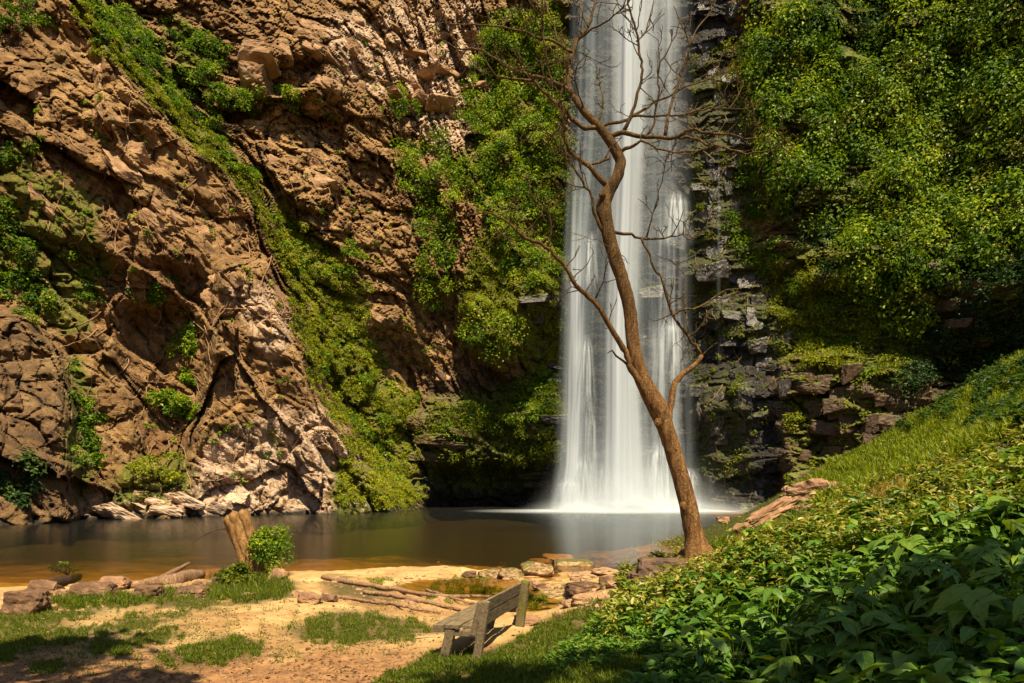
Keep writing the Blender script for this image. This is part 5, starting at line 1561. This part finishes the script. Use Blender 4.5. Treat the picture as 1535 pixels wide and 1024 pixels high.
def broad_plant(px, py, leaf, nleaf, label, shapes, group=None, h=.32, pool_=None):
    b = at(px, py)
    root = thing('broad_leaved_plant', label, 'plant', b, r_l.uniform(0, 6.28), group)
    st = []
    for k in range(nleaf):
        a = k * 2.4 + r_l.normal() * .35
        hh = h * r_l.uniform(.6, 1.15)
        outw = r_l.uniform(.4, 1.0) * leaf * .8
        tip = np.array([math.cos(a) * outw, math.sin(a) * outw, hh])
        st.append(tube(smooth_line(np.array([[0, 0, 0], tip * np.array([.35, .35, .6]), tip]), 5), np.linspace(.006, .0035, 5), 5))
        o = link('leaf', (pool_ or LEAF_SHAPES)[shapes[r_l.integers(len(shapes))]], root)
        o.location = Vector(tip)
        o.scale = (leaf * r_l.uniform(.7, 1.25),) * 3
        o.rotation_euler = (r_l.normal() * .22 - .12, r_l.normal() * .22, a - math.pi / 2 + r_l.normal() * .3)
    V, Fc = join(st)
    tag(link('stems', mesh_np('stems', V, Fc, MAT['grass'], True, dict(tint=np.full(len(V), .5))), root), kind='stuff')
    return root
SPECIAL = [
    (1342, 1035, .30, 4, 'low plant with big five lobed leaves at the bottom of the bank', [6, 7], .45, None),
    (1052, 1008, .24, 5, 'yellow green leafy plant at the lower edge of the bank', [1, 3], .42, bright),
    (1135, 965, .26, 4, 'plant with three part leaves beside the yellow green one', [4, 5], .45, None),
    (1500, 985, .34, 3, 'single large ribbed leaf plant at the far lower corner of the bank', [7, 3], .5, None),
    (1345, 890, .30, 6, 'tall plant with long pointed leaves in the middle of the shaded bank', [0, 2, 5], .7, None),
    (1400, 810, .26, 7, 'plant with broad leaves catching sun at the shade edge', [1, 3, 4], .65, None),
    (1180, 890, .22, 7, 'leafy plant in the shaded bank below the tree roots', [0, 1, 4], .5, None),
    (1090, 915, .24, 7, 'spreading plant with layered leaves at the left of the shaded bank', [4, 5, 0], .45, None),
    (1190, 1005, .22, 6, 'small plant with pale pointed leaves at the bottom of the bank', [0, 1], .45, bright),
]
for px, py, lf, nl, lb, shp, h, pl in SPECIAL:
    broad_plant(px, py, lf, nl, lb, shp, None, h, pl)
q = sample_poly([[(1000, 1030), (1040, 930), (1140, 880), (1300, 840), (1540, 770), (1560, 1050), (1100, 1060)]], 62, r_l, 44, 6, 30, -.9)
KINDS = [('narrow pointed leaves', [8, 9]), ('plain pointed leaves', [0, 1, 2]), ('wide heart shaped leaves', [3, 12]), ('three part leaves', [4, 5, 10, 11, 13]), ('five lobed leaves', [6, 7])]
NEWP = []
for k, (x, y) in enumerate(q):
    kn, shp = KINDS[k % 5]
    lf = r_l.uniform(.18, .31)
    size = 'small' if lf < .225 else 'medium sized' if lf < .27 else 'large'
    where = 'high on the bank' if y < 900 else 'halfway down the bank' if y < 965 else 'at the bank bottom'
    side = 'below the tree' if x < 1170 else 'in the middle' if x < 1360 else 'towards the right corner'
    NEWP.append((broad_plant(x, y, lf, int(r_l.integers(5, 8)), f'{size} plant with {kn} {where} {side}', shp, 'broad leaved plants on the bank', r_l.uniform(.42, .68)), y))
for lb in {o['label'] for o, _ in NEWP}:
    same = sorted([(y, o) for o, y in NEWP if o['label'] == lb], key=lambda t: t[0])
    if len(same) > 1:
        for n_, (y, o) in enumerate(same):
            o['label'] = lb + ', ' + ('farthest' if n_ == 0 else 'nearest' if n_ == len(same) - 1 else 'between its likes')
print('bank plants', time.time() - T0)

# ------------------------------------------------------------------ trees behind the viewpoint that shade the near ground
def shade_tree(x, y, h, R, label, seed, n=40, per=260, leaf=.34):
    r = np.random.default_rng(seed)
    z = float(h_at(x, y))
    root = thing('shade_tree', label, 'tree', (x, y, z))
    ln = smooth_line(np.array([[0, 0, -.2], [.1, .1, h * .35], [-.1, .05, h * .7], [0, 0, h]]), 14)
    V, Fc = join([tube(ln, np.linspace(.32, .12, 14), 10, .05)])
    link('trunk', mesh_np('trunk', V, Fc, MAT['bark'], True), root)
    cc = unit(r.normal(size=(n, 3))) * R * (r.uniform(.2, 1, (n, 1)) ** .5) * np.array([1, 1, .5]) + np.array([0, 0, h])
    st = [tube(smooth_line(np.array([[0, 0, h * .72], c * np.array([.5, .5, .45]) + np.array([0, 0, h * .45]), c]), 6), np.linspace(.09, .02, 6), 5) for c in cc]
    V, Fc = join(st)
    tag(link('limbs', mesh_np('limbs', V, Fc, MAT['bark'], True), root), kind='stuff')
    V, Fc, t = clump_leaves(cc, np.repeat(UP[None], n, 0), r.uniform(.7, 1.3, n) * R * .28, per, leaf, r)
    tag(link('crown', mesh_np('crown', V, Fc, MAT['creeper'], False, dict(tint=t)), root), kind='stuff')
    return root
def shade_for(px, py, height):
    """Where a crown of that height must stand to shade the ground seen at (px, py)."""
    g = at(px, py)
    k = (height - g.z) / SUNV.z
    return g.x + SUNV.x * k, g.y + SUNV.y * k
x, y = shade_for(1440, 1050, 13)
shade_tree(x, y, 13 - float(h_at(x, y)), 2.7, 'tall leafy tree behind the viewpoint shading the lower bank', 971, 22, 75)
x, y = shade_for(850, 1040, 12)
shade_tree(x, y, 12 - float(h_at(x, y)), 1.5, 'small leafy tree behind the viewpoint shading the ground by the bench', 972, 22, 40)
x, y = shade_for(0, 1020, 12)
shade_tree(x, y, 12 - float(h_at(x, y)), 2.0, 'leafy tree behind the viewpoint shading the left end of the beach', 973, 26, 60)
print('done', time.time() - T0)
